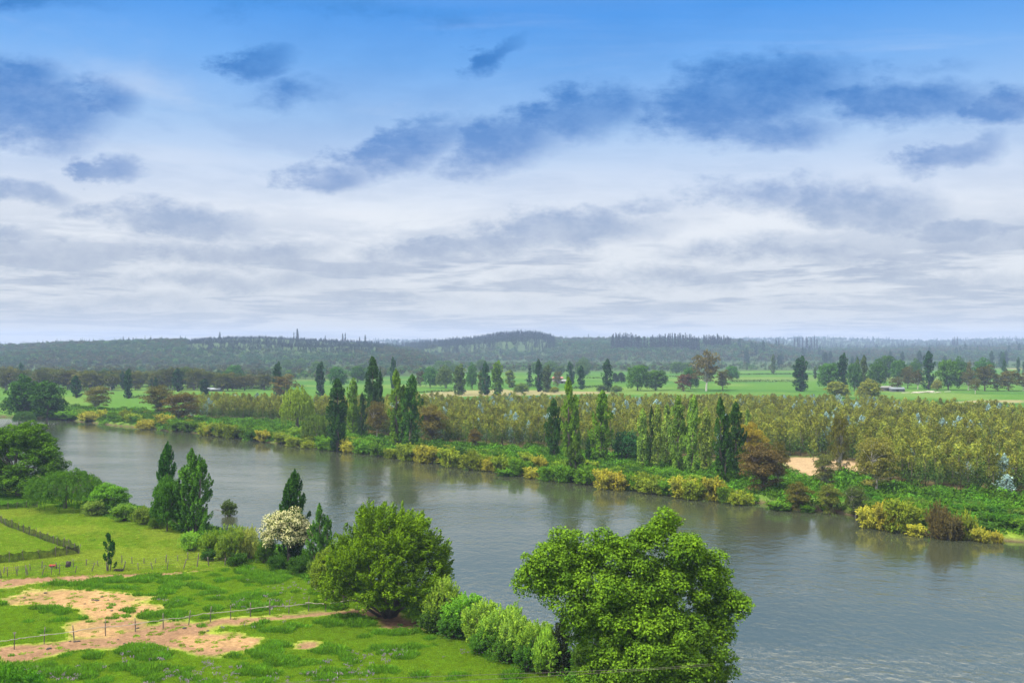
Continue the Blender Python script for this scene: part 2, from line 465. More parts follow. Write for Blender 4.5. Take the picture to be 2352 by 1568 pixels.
def conifer(name, H, W, tiers, per, leaf, ragged=.3, bare=.15, leafm='leaf'):
    g = Geo(); t = Geo()
    tube(t, [[0, 0, -.4], [0, 0, H * .5], [0, 0, H * .98]], [H * .02, H * .014, H * .004], 6)
    for i in range(tiers):
        z = H * (bare + (1 - bare) * (i + rng.uniform(-.2, .2)) / tiers)
        R = W * .5 * (1 - (z / H)) ** .75 * rng.uniform(1 - ragged, 1 + ragged * .4) + W * .05
        for q in range(rng.integers(4, 8)):
            an = rng.uniform(0, 2 * PI); r = R * rng.uniform(.6, 1.1)
            p0 = np.array([[0, 0, z]]); p1 = np.array([[math.cos(an) * r, math.sin(an) * r, z - r * .05 + H * .01]])
            spray_leaves(g, p0, p1, (p0 + p1) / 2 + UP * r * .08, r * .22 + W * .02, per, leaf, .5, .6, rng.uniform(.2, .7, 1))
            if q % 2 == 0: limb(t, p0[0], p1[0] * .95, H * .004, H * .001, 0, 3, 4)
    return g.mesh(name + '_crown', [MAT[leafm]]), t.mesh(name + '_trunk', [MAT['bark']], True), H, W

def lobed_spray(name, H, W, lobes, M, k, leaf, R=.05, ln=.12, wind=(.0, 0, .35), asp=.42, leafm='leafsoft', up=.5, smin=.45, limbs=26, tips=1.0, trunkr=.016):
    """feathery twigs on several overlapping lobes, all pointing outward and up"""
    g = Geo(); t = Geo(); A = []; B = []; D = []
    tot = sum(l[6] for l in lobes)
    for (lx, ly, lz, rx, ry, rz, wg) in lobes:
        m = int(M * wg / tot); d = sphere_dirs(m); d[:, 2] = np.where((d[:, 2] < -.35) & (rng.uniform(size=m) < .7), -d[:, 2], d[:, 2])
        r = rng.uniform(smin, 1.04, m) ** .7 * (1 + .1 * np.sin(d[:, 0] * 7 + lx) * np.cos(d[:, 2] * 6 + lz))
        r = np.where(rng.uniform(size=m) < .08, r * 1.14, r)
        b = np.array([lx, ly, lz]) + d * r[:, None] * np.array([rx, ry, rz])
        B.append(b); D.append(unit(d * .8 + np.array(wind) + rng.normal(size=(m, 3)) * .22))
    b = np.concatenate(B); D = np.concatenate(D); b[:, 2] = np.maximum(b[:, 2], H * .04); m = len(b)
    L = W * ln * rng.uniform(.6, 1.4, m)[:, None]
    a = b - D * L; a[:, 2] = np.maximum(a[:, 2], .02 * H)
    spray_leaves(g, a, b, (a + b) / 2 + UP * L * .12, W * R * rng.uniform(.6, 1.3, m), k, leaf, asp, up, rng.uniform(.1, .9, m), prof=.8)
    for j in rng.permutation(m)[:limbs]: limb(t, [rng.normal() * W * .02, rng.normal() * W * .02, -.25], b[j] * .93, H * trunkr, H * .003, .04, 6, 6)
    return g.mesh(name + '_crown', [MAT[leafm]]), t.mesh(name + '_trunk', [MAT['bark']], True), H, W

def rl(H, W, n=4, low=0.0):
    """a few random lobes inside a W x H dome"""
    out = [(0, 0, H * .42, W * .36, W * .36, H * .44, 1.0), (0, 0, H * .2, W * .46, W * .44, H * .24, .8)]
    for q in range(n):
        an = 2 * PI * q / n + rng.uniform(-.5, .5); s = rng.uniform(.55, 1)
        out.append((math.cos(an) * W * .24, math.sin(an) * W * .24, H * rng.uniform(.25, .62), W * .24 * s + W * .05, W * .24, H * .28 * s + H * .05, .45))
    return out

def mesh_pair(x):
    g, t, H, W = x
    return g, t, H, W

# ---------------------------------------------------------------- prototypes (mesh data only, shared by the copies)
PROTO = {}
def proto(key, *variants): PROTO[key] = list(variants)

proto('poplar',
      poplar('poplar_a', 22, 4.8, 62, 130, .48, R=.042),
      poplar('poplar_b', 22, 5.2, 62, 130, .48, tops=((0, 0, 1.0), (.3, .1, .8)), R=.036),
      poplar('poplar_c', 22, 5.0, 60, 130, .48, tops=((0, 0, 1.0), (-.28, 0, .88), (.26, -.1, .7)), R=.034),
      poplar('poplar_d', 22, 4.6, 58, 130, .48, lean=.02, R=.038))
proto('poplar_thin',
      poplar('poplar_thin_a', 22, 3.6, 80, 60, .5, low=.12, R=.03), poplar('poplar_thin_b', 22, 3.8, 75, 60, .5, low=.1, R=.032, lean=.015))
proto('poplar_far',
      poplar('poplar_far_a', 22, 5.4, 80, 30, .95), poplar('poplar_far_b', 22, 6.0, 80, 30, .95, tops=((0, 0, 1.0), (.24, .1, .86))),
      poplar('poplar_far_c', 22, 5.6, 80, 30, .95, tops=((0, 0, 1.0), (-.22, 0, .93))))
proto('round_far', *[round_tree('round_far_%s' % 'abc'[i], 15, 16, .2, 110, 60, .9, clump_r=.115, shellmin=.5, lobes=[(0, 0, 7.4, 7.6, 7.4, 7.2, 1.0), (rng.uniform(-3, 3), 0, 9.6, 5.2, 5, 5.0, .5), (rng.uniform(-4, 4), 0, 4.6, 6.2, 6, 4.4, .5)]) for i in range(3)])
proto('euc_far', *[euc_tree('euc_far_%s' % 'abc'[i], 15, 12, 3.0, 84, 52, .75, barkm='bark' if i else 'pale', low=.05) for i in range(3)])
proto('willow_far', willow('willow_a', 12, 11, 520, 26, .55))
proto('willow_low', willow('willow_b', 7, 11, 420, 26, .5))
proto('euc', *[euc_tree('euc_%s' % 'abc'[i], 12, 10, 2.6, 150, 80, .42, barkm='pale' if i != 1 else 'bark', low=.1) for i in range(3)])
proto('bank_shrub', *[lobed_spray('bank_shrub_%s' % 'abcde'[i], 4.5, 6.5, rl(4.5, 6.5, 4 + i % 3), 210, 30, .36, R=.045, ln=.24, wind=((i - 2) * .12, 0, .3), smin=.35) for i in range(5)])
proto('bank_shrub_big', *[lobed_spray('bank_shrub_big_%s' % 'ab'[i], 6, 10, rl(6, 10, 6), 420, 26, .38, R=.035, ln=.2) for i in range(2)])
proto('dense_bush', *[round_tree('dense_bush_%s' % 'ab'[i], 8, 9, .2, 80, 90, .42, clump_r=.13) for i in range(2)])
proto('conifer', conifer('conifer_a', 18, 7, 20, 14, .9), conifer('conifer_b', 18, 6, 22, 14, .9, ragged=.5, bare=.3), conifer('conifer_c', 16, 8, 16, 14, .9, ragged=.6, bare=.1))
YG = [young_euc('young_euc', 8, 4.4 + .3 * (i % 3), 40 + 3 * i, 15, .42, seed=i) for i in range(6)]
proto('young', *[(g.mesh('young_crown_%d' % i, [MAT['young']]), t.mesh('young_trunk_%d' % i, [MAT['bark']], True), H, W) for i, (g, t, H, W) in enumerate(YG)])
SG = [young_euc('silver_euc', 8, 4.0, 44, 15, .42, seed=i + 9) for i in range(2)]
proto('silver', *[(g.mesh('silver_crown_%d' % i, [MAT['silver']]), t.mesh('silver_trunk_%d' % i, [MAT['bark']], True), H, W) for i, (g, t, H, W) in enumerate(SG)])
# near bank
proto('cottonwood', round_tree('cottonwood', 16.5, 18.5, 1.2, 820, 270, .195, clump_r=.044, flat=.9, asp=.8, tr=.018, shellmin=.25, lobes=[
    (-6.90, 0.00, 12.90, 1.85, 1.90, 1.82, 0.46), (-7.69, 0.00, 11.52, 1.62, 1.67, 1.59, 0.35), (-5.34, 1.00, 13.86, 1.62, 1.67, 1.59, 0.35), (-5.34, 0.00, 11.34, 2.16, 2.22, 2.12, 0.63), (-3.62, 1.00, 12.55, 1.85, 1.90, 1.82, 0.46), (-2.41, 0.00, 14.21, 1.39, 1.43, 1.37, 0.26), (-0.86, -1.00, 14.07, 1.70, 1.74, 1.67, 0.39), (0.93, 0.00, 14.76, 1.54, 1.59, 1.52, 0.32), (2.59, 1.00, 15.52, 1.39, 1.43, 1.37, 0.26), (4.03, -1.00, 14.34, 1.70, 1.74, 1.67, 0.39), (5.52, 0.00, 12.83, 1.62, 1.67, 1.59, 0.35), (6.55, 0.00, 11.31, 1.39, 1.43, 1.37, 0.26), (7.69, -0.50, 9.66, 1.39, 1.43, 1.37, 0.26), (6.38, 1.00, 9.03, 1.78, 1.82, 1.74, 0.42), (6.38, 0.00, 7.31, 1.62, 1.67, 1.59, 0.35), (5.00, -1.00, 5.31, 2.01, 2.06, 1.97, 0.54), (3.10, -1.50, 7.72, 2.78, 2.86, 2.73, 1.04), (0.00, -2.00, 8.93, 2.78, 2.86, 2.73, 1.04), (-2.59, 0.00, 8.93, 2.16, 2.22, 2.12, 0.63), (0.52, -0.50, 11.86, 2.55, 2.62, 2.50, 0.87), (3.62, 0.00, 11.17, 2.55, 2.62, 2.50, 0.87), (-1.90, -1.00, 6.21, 2.01, 2.06, 1.97, 0.54), (-0.52, -2.20, 4.10, 2.32, 2.38, 2.28, 0.72), (2.59, -2.00, 3.76, 2.55, 2.62, 2.50, 0.87), (-2.86, 0.00, 4.10, 1.70, 1.74, 1.67, 0.39), (5.17, 0.00, 3.17, 1.85, 1.90, 1.82, 0.46), (-4.14, -1.00, 9.10, 1.54, 1.59, 1.52, 0.32), (-3.62, 0.00, 7.45, 1.70, 1.74, 1.67, 0.39), (0.52, -3.20, 6.34, 2.39, 2.46, 2.35, 0.77), (3.28, -3.00, 5.66, 2.16, 2.22, 2.12, 0.63), (-1.21, -2.00, 1.86, 2.01, 2.06, 1.97, 0.54), (1.90, -2.50, 1.52, 2.32, 2.38, 2.28, 0.72), (6.72, 0.00, 4.62, 1.24, 1.27, 1.21, 0.20), (-1.90, -2.00, 11.17, 1.93, 1.98, 1.90, 0.50), (1.90, 2.50, 9.10, 2.32, 2.38, 2.28, 0.72), (-0.52, 2.50, 6.69, 2.32, 2.38, 2.28, 0.72), (3.62, 2.50, 6.34, 2.32, 2.38, 2.28, 0.72), (0.17, 2.50, 3.59, 2.32, 2.38, 2.28, 0.72)]))
proto('bank_ash', lobed_spray('bank_ash', 12.6, 15.5, [(0, 0, 6.2, 6.0, 5.6, 5.8, 1.3), (-1.2, 0, 9.4, 3.4, 3.4, 3.3, .5), (2.2, 0, 9.0, 3.2, 3.2, 2.9, .45), (-4.4, 0, 6.6, 3.0, 3.4, 3.2, .45), (4.6, 0, 6.8, 2.8, 3.0, 2.8, .4), (6.2, 0, 5.2, 1.6, 2.2, 2.6, .25), (-5.0, -1, 3.4, 2.9, 3.2, 2.6, .4), (0, -4, 4.4, 3.6, 2.6, 3.4, .5), (3.6, -3, 3.6, 3.2, 2.8, 2.9, .4), (-2.6, -3.6, 6.6, 2.8, 2.2, 2.6, .35), (1.6, -3.4, 7.6, 2.8, 2.2, 2.4, .35)],
      1500, 84, .21, R=.024, ln=.12, wind=(.3, 0, .45), asp=.55, leafm='leaf', smin=.55, limbs=40))
proto('left_tree', round_tree('left_tree', 15.5, 17.5, .2, 400, 190, .30, clump_r=.06, asp=.7, shellmin=.35, lobes=[
    (0, 0, 7.2, 6.6, 6.4, 6.6, 1.2), (-5.5, 0, 6.2, 3.8, 4.2, 3.6, .5), (1.5, 0, 12.2, 3.4, 3.4, 3.2, .5), (-3, 0, 11, 3.2, 3.2, 2.8, .4), (4.5, 0, 9.6, 3.0, 3.2, 2.8, .4), (6.2, 0, 6.0, 2.8, 3.2, 3.0, .4), (5, 0, 3.2, 3.4, 3.6, 2.8, .4), (-3, 0, 3.4, 5.4, 5.2, 3.4, .7), (2, -2, 2.6, 6.4, 5.2, 2.8, .6)]))
proto('near_poplar', poplar('near_poplar_a', 15, 6.6, 170, 130, .32, tops=((0, 0, 1.0), (.2, 0, .93), (-.2, .05, .8)), R=.032),
      poplar('near_poplar_b', 15, 5.6, 150, 130, .32, tops=((0, 0, 1.0), (-.16, 0, .9)), R=.032),
      poplar('near_poplar_c', 15, 6.0, 170, 110, .32, tops=((0, 0, 1.0), (.25, 0, .82), (-.24, .05, .7)), R=.035))
proto('near_willow', willow('near_willow', 8, 15, 900, 40, .34))
proto('near_bush', *[lobed_spray('near_bush_%s' % 'abc'[i], 3.4, 4.8, rl(3.4, 4.8, 5), 420, 40, .15, R=.035, ln=.13) for i in range(3)])
proto('near_round', round_tree('near_round', 6, 8, .2, 110, 190, .26, clump_r=.11))
proto('sprig_bush', *[lobed_spray('sprig_bush_%s' % 'abc'[i], 4.2, 4.2, rl(4.2, 4.2, 5), 440, 40, .15, R=.035, ln=.15, wind=(.1, 0, .45), asp=.42) for i in range(3)])
proto('sapling', poplar('sapling', 5.6, 2.3, 34, 60, .22, tops=((0, 0, 1.0), (.25, 0, .8)), low=.22, R=.05))
proto('column', poplar('column', 6.5, 2.4, 110, 90, .17, low=.01, R=.05))

def blossom_tree():
    g = Geo(); t = Geo()
    H, W = 7.6, 8.2
    cs = []
    for i in range(120):
        d = sphere_dirs(1)[0]; d[2] = abs(d[2]) * 1.2 - .35
        d = unit(d); cs.append(d * np.array([W * .45, W * .45, H * .43]) * rng.uniform(.5, 1) + [0, 0, H * .54])
    for c in cs:
        r = rng.uniform(.45, .95)
        blob(g, c, r, 60, .22, .8, .7, .3, 1)
        blob(g, c + [0, 0, .06], r * 1.08, 105, .17, .8, .9, .55, 0)
    tube(t, [[0, 0, -.3], [.1, 0, 1.2], [0, 0, 2.6]], [.3, .22, .18], 7)
    for c in cs[::4]: limb(t, [0, 0, rng.uniform(1.4, 2.6)], c, .09, .02)
    return g.mesh('blossom_crown', [MAT['blossom'], MAT['leaf']]), t.mesh('blossom_trunk', [MAT['bark']], True), H, W
proto('blossom_tree', blossom_tree())

# ---------------------------------------------------------------- placing
def link(o, parent=None):
    COL.objects.link(o)
    if parent is not None: o.parent = parent
    return o

def put(kind, name, u, vb, vt, w, label, cat, color=(.06, .12, .02), group=None, var=None, dz=0, z0=0.0, rot=None, parts=('crown', 'trunk'), sxy=None):
    """stand a plant where its foot is seen at (u, vb); its top reaches vt, its spread w"""
    vs = PROTO[kind]; i = (var if var is not None else random.randrange(len(vs))) % len(vs)
    cm, tm, H, W = vs[i]
    x, y = gp(u, vb, z0)
    z = max(gz1(x, y), WATER - .2) + dz
    hh = (vb - vt) * y / F + (z0 - z)
    ww = w * y / F
    root = bpy.data.objects.new(name, None); root.empty_display_size = .5
    link(root)
    root.location = (x, y, z); root.rotation_euler = (0, 0, rot if rot is not None else random.uniform(-.5, .5))
    root.scale = (ww / W, ww / W, hh / H)
    root['label'] = label; root['category'] = cat
    if group: root['group'] = group
    jit = rng.uniform(.84, 1.16) * rng.uniform(.965, 1.035, 3)
    for me, pn in ((cm, parts[0]), (tm, parts[1])):
        o = link(bpy.data.objects.new(pn, me), root)
        o.color = (*[float(c * j) for c, j in zip(color, jit)], 1)
    return root
# ================================================================ ground sheet
def cat_(*a): return np.concatenate(a)
ang_in = np.radians(np.arange(-31.5, 31.5001, .14))
ang_out_l = np.radians(np.linspace(-180, -31.5, 60, endpoint=False)); ang_out_r = np.radians(np.linspace(31.5, 180, 61)[1:-1])
ANG = cat_(ang_out_l, ang_in, ang_out_r)
rad = [12.0, 30.0, 45.0]
r = 58.0
while r < 6000:
    rad.append(r)
    r *= 1.0055 if r < 240 else (1.009 if r < 700 else (1.02 if r < 4500 else 1.08))
RAD = np.array(rad)
AA, RR = np.meshgrid(ANG, RAD)
GX = np.sin(AA) * RR; GY = np.cos(AA) * RR
GD = shore_d(GX, GY)
GZ = ground_z(GX, GY, GD)

def k5(k, pts): return [(588 * k + x * .2823, 1125.5 + y * .2823) for x, y in pts]
dirt_polys = [
    k5(0, [(-300, 745), (0, 738), (345, 712), (700, 694), (1000, 690), (1700, 650), (1700, 656), (1100, 706), (720, 722), (640, 752), (400, 762), (0, 805), (-300, 812)]),
    k5(0, [(-100, 1322), (200, 1285), (600, 1232), (860, 1192), (1100, 1160), (1290, 1115), (1350, 1078), (1500, 1085), (1560, 1100), (1700, 1085), (2083, 1042), (2083, 1066), (1750, 1118), (1600, 1150),
           (1700, 1170), (1900, 1178), (2040, 1232), (2035, 1290), (1850, 1322), (1650, 1312), (1450, 1275), (1000, 1255), (600, 1300), (250, 1382), (100, 1388), (-100, 1350)]),
    k5(1, [(-5, 1042), (270, 1020), (530, 995), (830, 955), (930, 945), (1060, 975), (1180, 1020), (1200, 1040), (1100, 1035), (980, 1010), (850, 1002), (530, 1008), (0, 1066)]),
    k5(1, [(1060, 1050), (1200, 1035), (1290, 1075), (1290, 1110), (1190, 1115), (1080, 1095)]),
    k5(1, [(1260, 1050), (1340, 1060), (1450, 1110), (1420, 1122), (1300, 1080)]),
    k5(1, [(360, 1242), (470, 1238), (480, 1258), (430, 1270), (370, 1262)]),
    k5(1, [(385, 722), (440, 715), (500, 745), (530, 775), (480, 755)]),
]
straw_polys = [
    k5(0, [(60, 905), (250, 850), (500, 832), (800, 832), (980, 858), (1050, 900), (1230, 880), (1100, 912), (1000, 922), (1285, 950), (1240, 985), (1180, 1000), (1110, 1010), (1085, 1050), (1110, 1140), (900, 1182),
           (620, 1192), (570, 1110), (745, 1070), (690, 1000), (640, 968), (400, 948), (60, 932)]),
    k5(0, [(1500, 1195), (1900, 1182), (2030, 1232), (2010, 1275), (1800, 1282), (1600, 1262)]),
]
dry_polys = [k5(0, [(-300, 800), (0, 800), (500, 770), (720, 760), (640, 810), (400, 835), (60, 905), (60, 930), (-300, 905)])]
def mask(polys, soft=.5, z=0, wob=.7, seed=40):
    xx = GX + (fbm(GX, GY, 3.0, seed, 3) - .5) * 2 * wob * 1.4; yy = GY + (fbm(GX, GY, 4.0, seed + 5, 3) - .5) * 2 * wob * 2.6
    m = np.zeros_like(GX)
    near = (GY < 190) & (GY > 50) & (np.abs(GX) < 110)
    for p in polys:
        P = gpoly(p)
        s = sdist(xx[near], yy[near], P) + .35
        m[near] = np.maximum(m[near], smooth(-soft, soft, s))
    return m
M_dirt = mask(dirt_polys); M_straw = mask(straw_polys, 1.0); M_dry = mask(dry_polys, 1.6, wob=2)
PASTURE = gpoly([(-400, 1165), (0, 1168), (90, 1166), (180, 1172), (280, 1195), (400, 1218), (470, 1262), (600, 1300), (700, 1310), (600, 1306), (345, 1318), (0, 1332), (-400, 1340)])
PLANT = gpoly([(418, 958), (520, 962), (650, 970), (700, 974), (800, 990), (950, 1012), (1180, 1028), (1330, 1034), (1500, 1050), (1660, 1060), (1780, 1066), (1800, 1052), (1890, 1056), (1990, 1096), (2080, 1116), (2200, 1126), (2352, 1142), (2700, 1186),
               (3300, 1100), (2900, 1000), (2352, 972), (2200, 956), (2060, 948), (2000, 944), (1900, 938), (1750, 936), (1400, 936), (1000, 938), (960, 940), (900, 946), (700, 942), (600, 938), (540, 934), (450, 936)])
CLEAR = gpoly([(1800, 1050), (1880, 1049), (1970, 1064), (2010, 1080), (1990, 1092), (1930, 1094), (1870, 1096), (1826, 1090), (1806, 1080)])
MUD = gpoly([(1740, 1150), (1830, 1150), (1990, 1170), (1985, 1195), (1740, 1180)])
tan_polys = [[(950, 908), (1180, 906), (1230, 902), (1150, 894), (1000, 900)], [(960, 913), (1240, 909), (1400, 904), (1400, 899), (1220, 897), (1100, 901), (960, 906)], [(2180, 925), (2352, 924), (2352, 918), (2230, 920)], [(2260, 846), (2420, 850), (2420, 842), (2260, 841)]]

def lerp(a, b, m): return a * (1 - m[..., None]) + np.asarray(b) * m[..., None]
C = np.zeros(GX.shape + (3,))
n1 = fbm(GX, GY, 6, 50, 4); n2 = fbm(GX, GY, 25, 51, 3); n3 = fbm(GX, GY, 90, 52, 3)
C[:] = (.104, .170, .018)
C = lerp(C, (.19, .245, .028), smooth(.42, .62, n1 * .5 + n2 * .5) * .8)
near_m = (GY < 230) & (GD > 0)
pm = np.zeros_like(GX); pm[near_m] = smooth(-1, 1.5, sdist(GX[near_m], GY[near_m], PASTURE))
up = np.zeros(GX.shape + (3,)); up[:] = (.20, .245, .035)
up = lerp(up, (.30, .26, .070), smooth(.5, .68, n1) * .6)
up = lerp(up, (.12, .20, .022), smooth(.5, .65, n2) * .6)
C = lerp(C, 0, pm) + up * pm[..., None]
C = lerp(C, (.26, .23, .075), M_dry * .75)
M_edge = mask(dirt_polys + straw_polys, 2.4, wob=1.0)
C = lerp(C, (.115, .115, .028), M_edge * .8)
C = lerp(C, (.178, .108, .064), M_dirt)
C = lerp(C, (.25, .158, .078), M_straw * smooth(.25, .5, n1))
C = lerp(C, (.19, .115, .068), M_straw * (1 - smooth(.25, .5, n1)))
# beyond the river
far = GY > 190 + 0 * GX
far &= (GD > 0) & ~(pm > 0) & ((GY > 300) | (GX > -60) | True)
far = far & (inpoly(GX, GY, np.concatenate([FAR, [(9000, 200), (9000, 12000), (-9000, 12000), (-9000, 600)]])))
fc = np.zeros(GX.shape + (3,)); fc[:] = (.052, .115, .018)
strip = vnoise(GX * .35, GY, 55, 60)
fc = lerp(fc, (.034, .092, .018), smooth(.5, .56, strip) * .7)
fc = lerp(fc, (.095, .145, .032), smooth(.55, .75, n3) * .7)
fc = lerp(fc, (.125, .145, .05), smooth(.62, .8, fbm(GX * .3, GY, 160, 77, 3)) * .5)
bankz = smooth(90, 45, GD) * (GY < 420)
fc = lerp(fc, (.080, .14, .022), bankz)
plm = np.zeros_like(GX); q = far & (GY < 900); plm[q] = smooth(-2, 3, sdist(GX[q], GY[q], PLANT))
fc = lerp(fc, (.085, .060, .032), plm * .9)
fc = lerp(fc, (.05, .085, .02), plm * smooth(.5, .65, n1) * .7)
for poly, col, soft in ((CLEAR, (.25, .18, .105), 1.2), (MUD, (.085, .055, .038), 1.5)):
    mm = np.zeros_like(GX); q = far & (GY < 400); mm[q] = smooth(-soft, soft, sdist(GX[q] + (n1[q] - .5) * 6, GY[q] + (n1[q] - .5) * 6, poly)); fc = lerp(fc, col, mm)
for p in tan_polys:
    mm = np.zeros_like(GX); q = far & (GY < 2500); mm[q] = smooth(-3, 3, sdist(GX[q], GY[q], gpoly(p))); fc = lerp(fc, (.165, .155, .075), mm)
LIMU = 1176 + F * GX / np.maximum(GY, 1)
LIM = np.interp(LIMU, [0, 560, 800, 950, 1100, 1300, 1560, 1850, 2050, 2352], [900, 930, 1000, 1080, 1250, 1290, 1300, 1370, 1300, 1500])
fc = lerp(fc, (.04, .065, .024), smooth(-40, 40, GY - LIM + (n3 - .5) * 100))
C = np.where(far[..., None], fc, C)
C = lerp(C, (.075, .052, .036), smooth(1.4, .2, GD))          # wet earth at the water's edge
C = lerp(C, (.03, .035, .02), smooth(0, -1.5, GD))

nr, na = GX.shape
verts = np.stack([GX, GY, GZ], -1).reshape(-1, 3)
i = np.arange(nr - 1)[:, None] * na; j = np.arange(na)[None, :]; j2 = (j + 1) % na
faces = np.stack([i + j, i + j2, i + na + j2, i + na + j], -1).reshape(-1, 4)[:, ::-1]
g = Geo(); g.add(verts, faces)
mg, nt, out = new_mat('earth and turf')
att = N(nt, 'ShaderNodeAttribute', attribute_name='ground_colour')
tc = N(nt, 'ShaderNodeTexCoord')
def noise(sc, det=5, rough=.6, vec=None):
    n = N(nt, 'ShaderNodeTexNoise'); n.inputs['Scale'].default_value = sc; n.inputs['Detail'].default_value = det; n.inputs['Roughness'].default_value = rough
    nt.links.new(vec or tc.outputs['Object'], n.inputs['Vector']); return n.outputs['Fac']
na_ = noise(2.2, 6, .7); nb_ = noise(.35, 5, .65); nc_ = noise(9, 3, .7)
r1 = N(nt, 'ShaderNodeMapRange'); r1.inputs[1].default_value = .3; r1.inputs[2].default_value = .7; r1.inputs[3].default_value = .62; r1.inputs[4].default_value = 1.38; nt.links.new(na_, r1.inputs[0])
r2 = N(nt, 'ShaderNodeMapRange'); r2.inputs[1].default_value = .3; r2.inputs[2].default_value = .7; r2.inputs[3].default_value = .8; r2.inputs[4].default_value = 1.2; nt.links.new(nb_, r2.inputs[0])
r3 = N(nt, 'ShaderNodeMapRange'); r3.inputs[1].default_value = .3; r3.inputs[2].default_value = .7; r3.inputs[3].default_value = .75; r3.inputs[4].default_value = 1.25; nt.links.new(nc_, r3.inputs[0])
mm_ = mathn(nt, 'MULTIPLY', mathn(nt, 'MULTIPLY', r1.outputs[0], r2.outputs[0]), r3.outputs[0])
cc = N(nt, 'ShaderNodeVectorMath', operation='SCALE'); nt.links.new(att.outputs['Color'], cc.inputs[0]); nt.links.new(mm_, cc.inputs['Scale'])
bs = N(nt, 'ShaderNodeBsdfDiffuse'); nt.links.new(cc.outputs[0], bs.inputs[0])
bu = N(nt, 'ShaderNodeBump'); bu.inputs['Strength'].default_value = .7; bu.inputs['Distance'].default_value = .25; nt.links.new(na_, bu.inputs['Height']); nt.links.new(bu.outputs[0], bs.inputs['Normal'])
nt.links.new(bs.outputs[0], out.inputs[0])
me = g.mesh('ground', [mg], True)
a = me.attributes.new('ground_colour', 'FLOAT_COLOR', 'POINT')
a.data.foreach_set('color', np.concatenate([C.reshape(-1, 3), np.ones((nr * na, 1))], 1).astype(np.float32).ravel())
ground = link(bpy.data.objects.new('ground', me)); ground['kind'] = 'structure'
ground['label'] = 'green pastures, river banks and low hills'

# ================================================================ river
g = Geo()
xs = np.linspace(-420, 900, 190); ys = np.linspace(15, 620, 110)
X, Y = np.meshgrid(xs, ys); V = np.stack([X, Y, np.full_like(X, WATER)], -1).reshape(-1, 3)
ii = np.arange(109)[:, None] * 190 + np.arange(189)[None, :]
g.add(V, np.stack([ii, ii + 1, ii + 191, ii + 190], -1).reshape(-1, 4))
LEE = smooth(0, 38, polydist(X, Y, FAR, False) + (fbm(X, Y, 30, 33, 3) - .5) * 16).ravel()
mw, nt, out = new_mat('river water')
tc = N(nt, 'ShaderNodeTexCoord')
def wn(sx, sy, sc, det, rough, dist=0, rz=0):
    mp = N(nt, 'ShaderNodeMapping'); mp.inputs['Scale'].default_value = (sx, sy, 1); mp.inputs['Rotation'].default_value = (0, 0, rz)
    nt.links.new(tc.outputs['Object'], mp.inputs[0])
    n = N(nt, 'ShaderNodeTexNoise'); n.inputs['Scale'].default_value = sc; n.inputs['Detail'].default_value = det; n.inputs['Roughness'].default_value = rough; n.inputs['Distortion'].default_value = dist
    nt.links.new(mp.outputs[0], n.inputs['Vector']); return n.outputs['Fac']
w1 = wn(1, .7, 1.1, 4, .6, .3, .35); w2 = wn(1, 1, .28, 2, .5, .4, -.2); patch = wn(.35, 1.2, .03, 5, .6, 1.2, .45)
hsum = mathn(nt, 'ADD', w1, mathn(nt, 'MULTIPLY', w2, 1.3))
att = N(nt, 'ShaderNodeAttribute', attribute_name='calm')
pr = N(nt, 'ShaderNodeMapRange'); pr.inputs[1].default_value = .35; pr.inputs[2].default_value = .65; pr.inputs[3].default_value = .3; pr.inputs[4].default_value = 1.7; nt.links.new(patch, pr.inputs[0])
bu = N(nt, 'ShaderNodeBump'); bu.inputs['Distance'].default_value = .085
lee = N(nt, 'ShaderNodeAttribute', attribute_name='chop')
nt.links.new(mathn(nt, 'MULTIPLY', pr.outputs[0], mathn(nt, 'MAXIMUM', lee.outputs['Fac'], .22)), bu.inputs['Strength']); nt.links.new(hsum, bu.inputs['Height'])
df = N(nt, 'ShaderNodeBsdfDiffuse'); df.inputs[0].default_value = (.032, .038, .022, 1)
gl = N(nt, 'ShaderNodeBsdfGlossy'); gl.inputs[0].default_value = (1.0, .945, .80, 1); gl.inputs['Roughness'].default_value = .07
fr = N(nt, 'ShaderNodeFresnel'); fr.inputs['IOR'].default_value = 2.6
for n_ in (gl, fr): nt.links.new(bu.outputs[0], n_.inputs['Normal'])
mx = N(nt, 'ShaderNodeMixShader'); nt.links.new(fr.outputs[0], mx.inputs[0]); nt.links.new(df.outputs[0], mx.inputs[1]); nt.links.new(gl.outputs[0], mx.inputs[2])
nt.links.new(mx.outputs[0], out.inputs[0])
mew = g.mesh('river', [mw]); a = mew.attributes.new('chop', 'FLOAT', 'POINT'); a.data.foreach_set('value', LEE.astype(np.float32))
water = link(bpy.data.objects.new('river', mew)); water['kind'] = 'structure'; water['label'] = 'wide slow river with rippled grey surface'

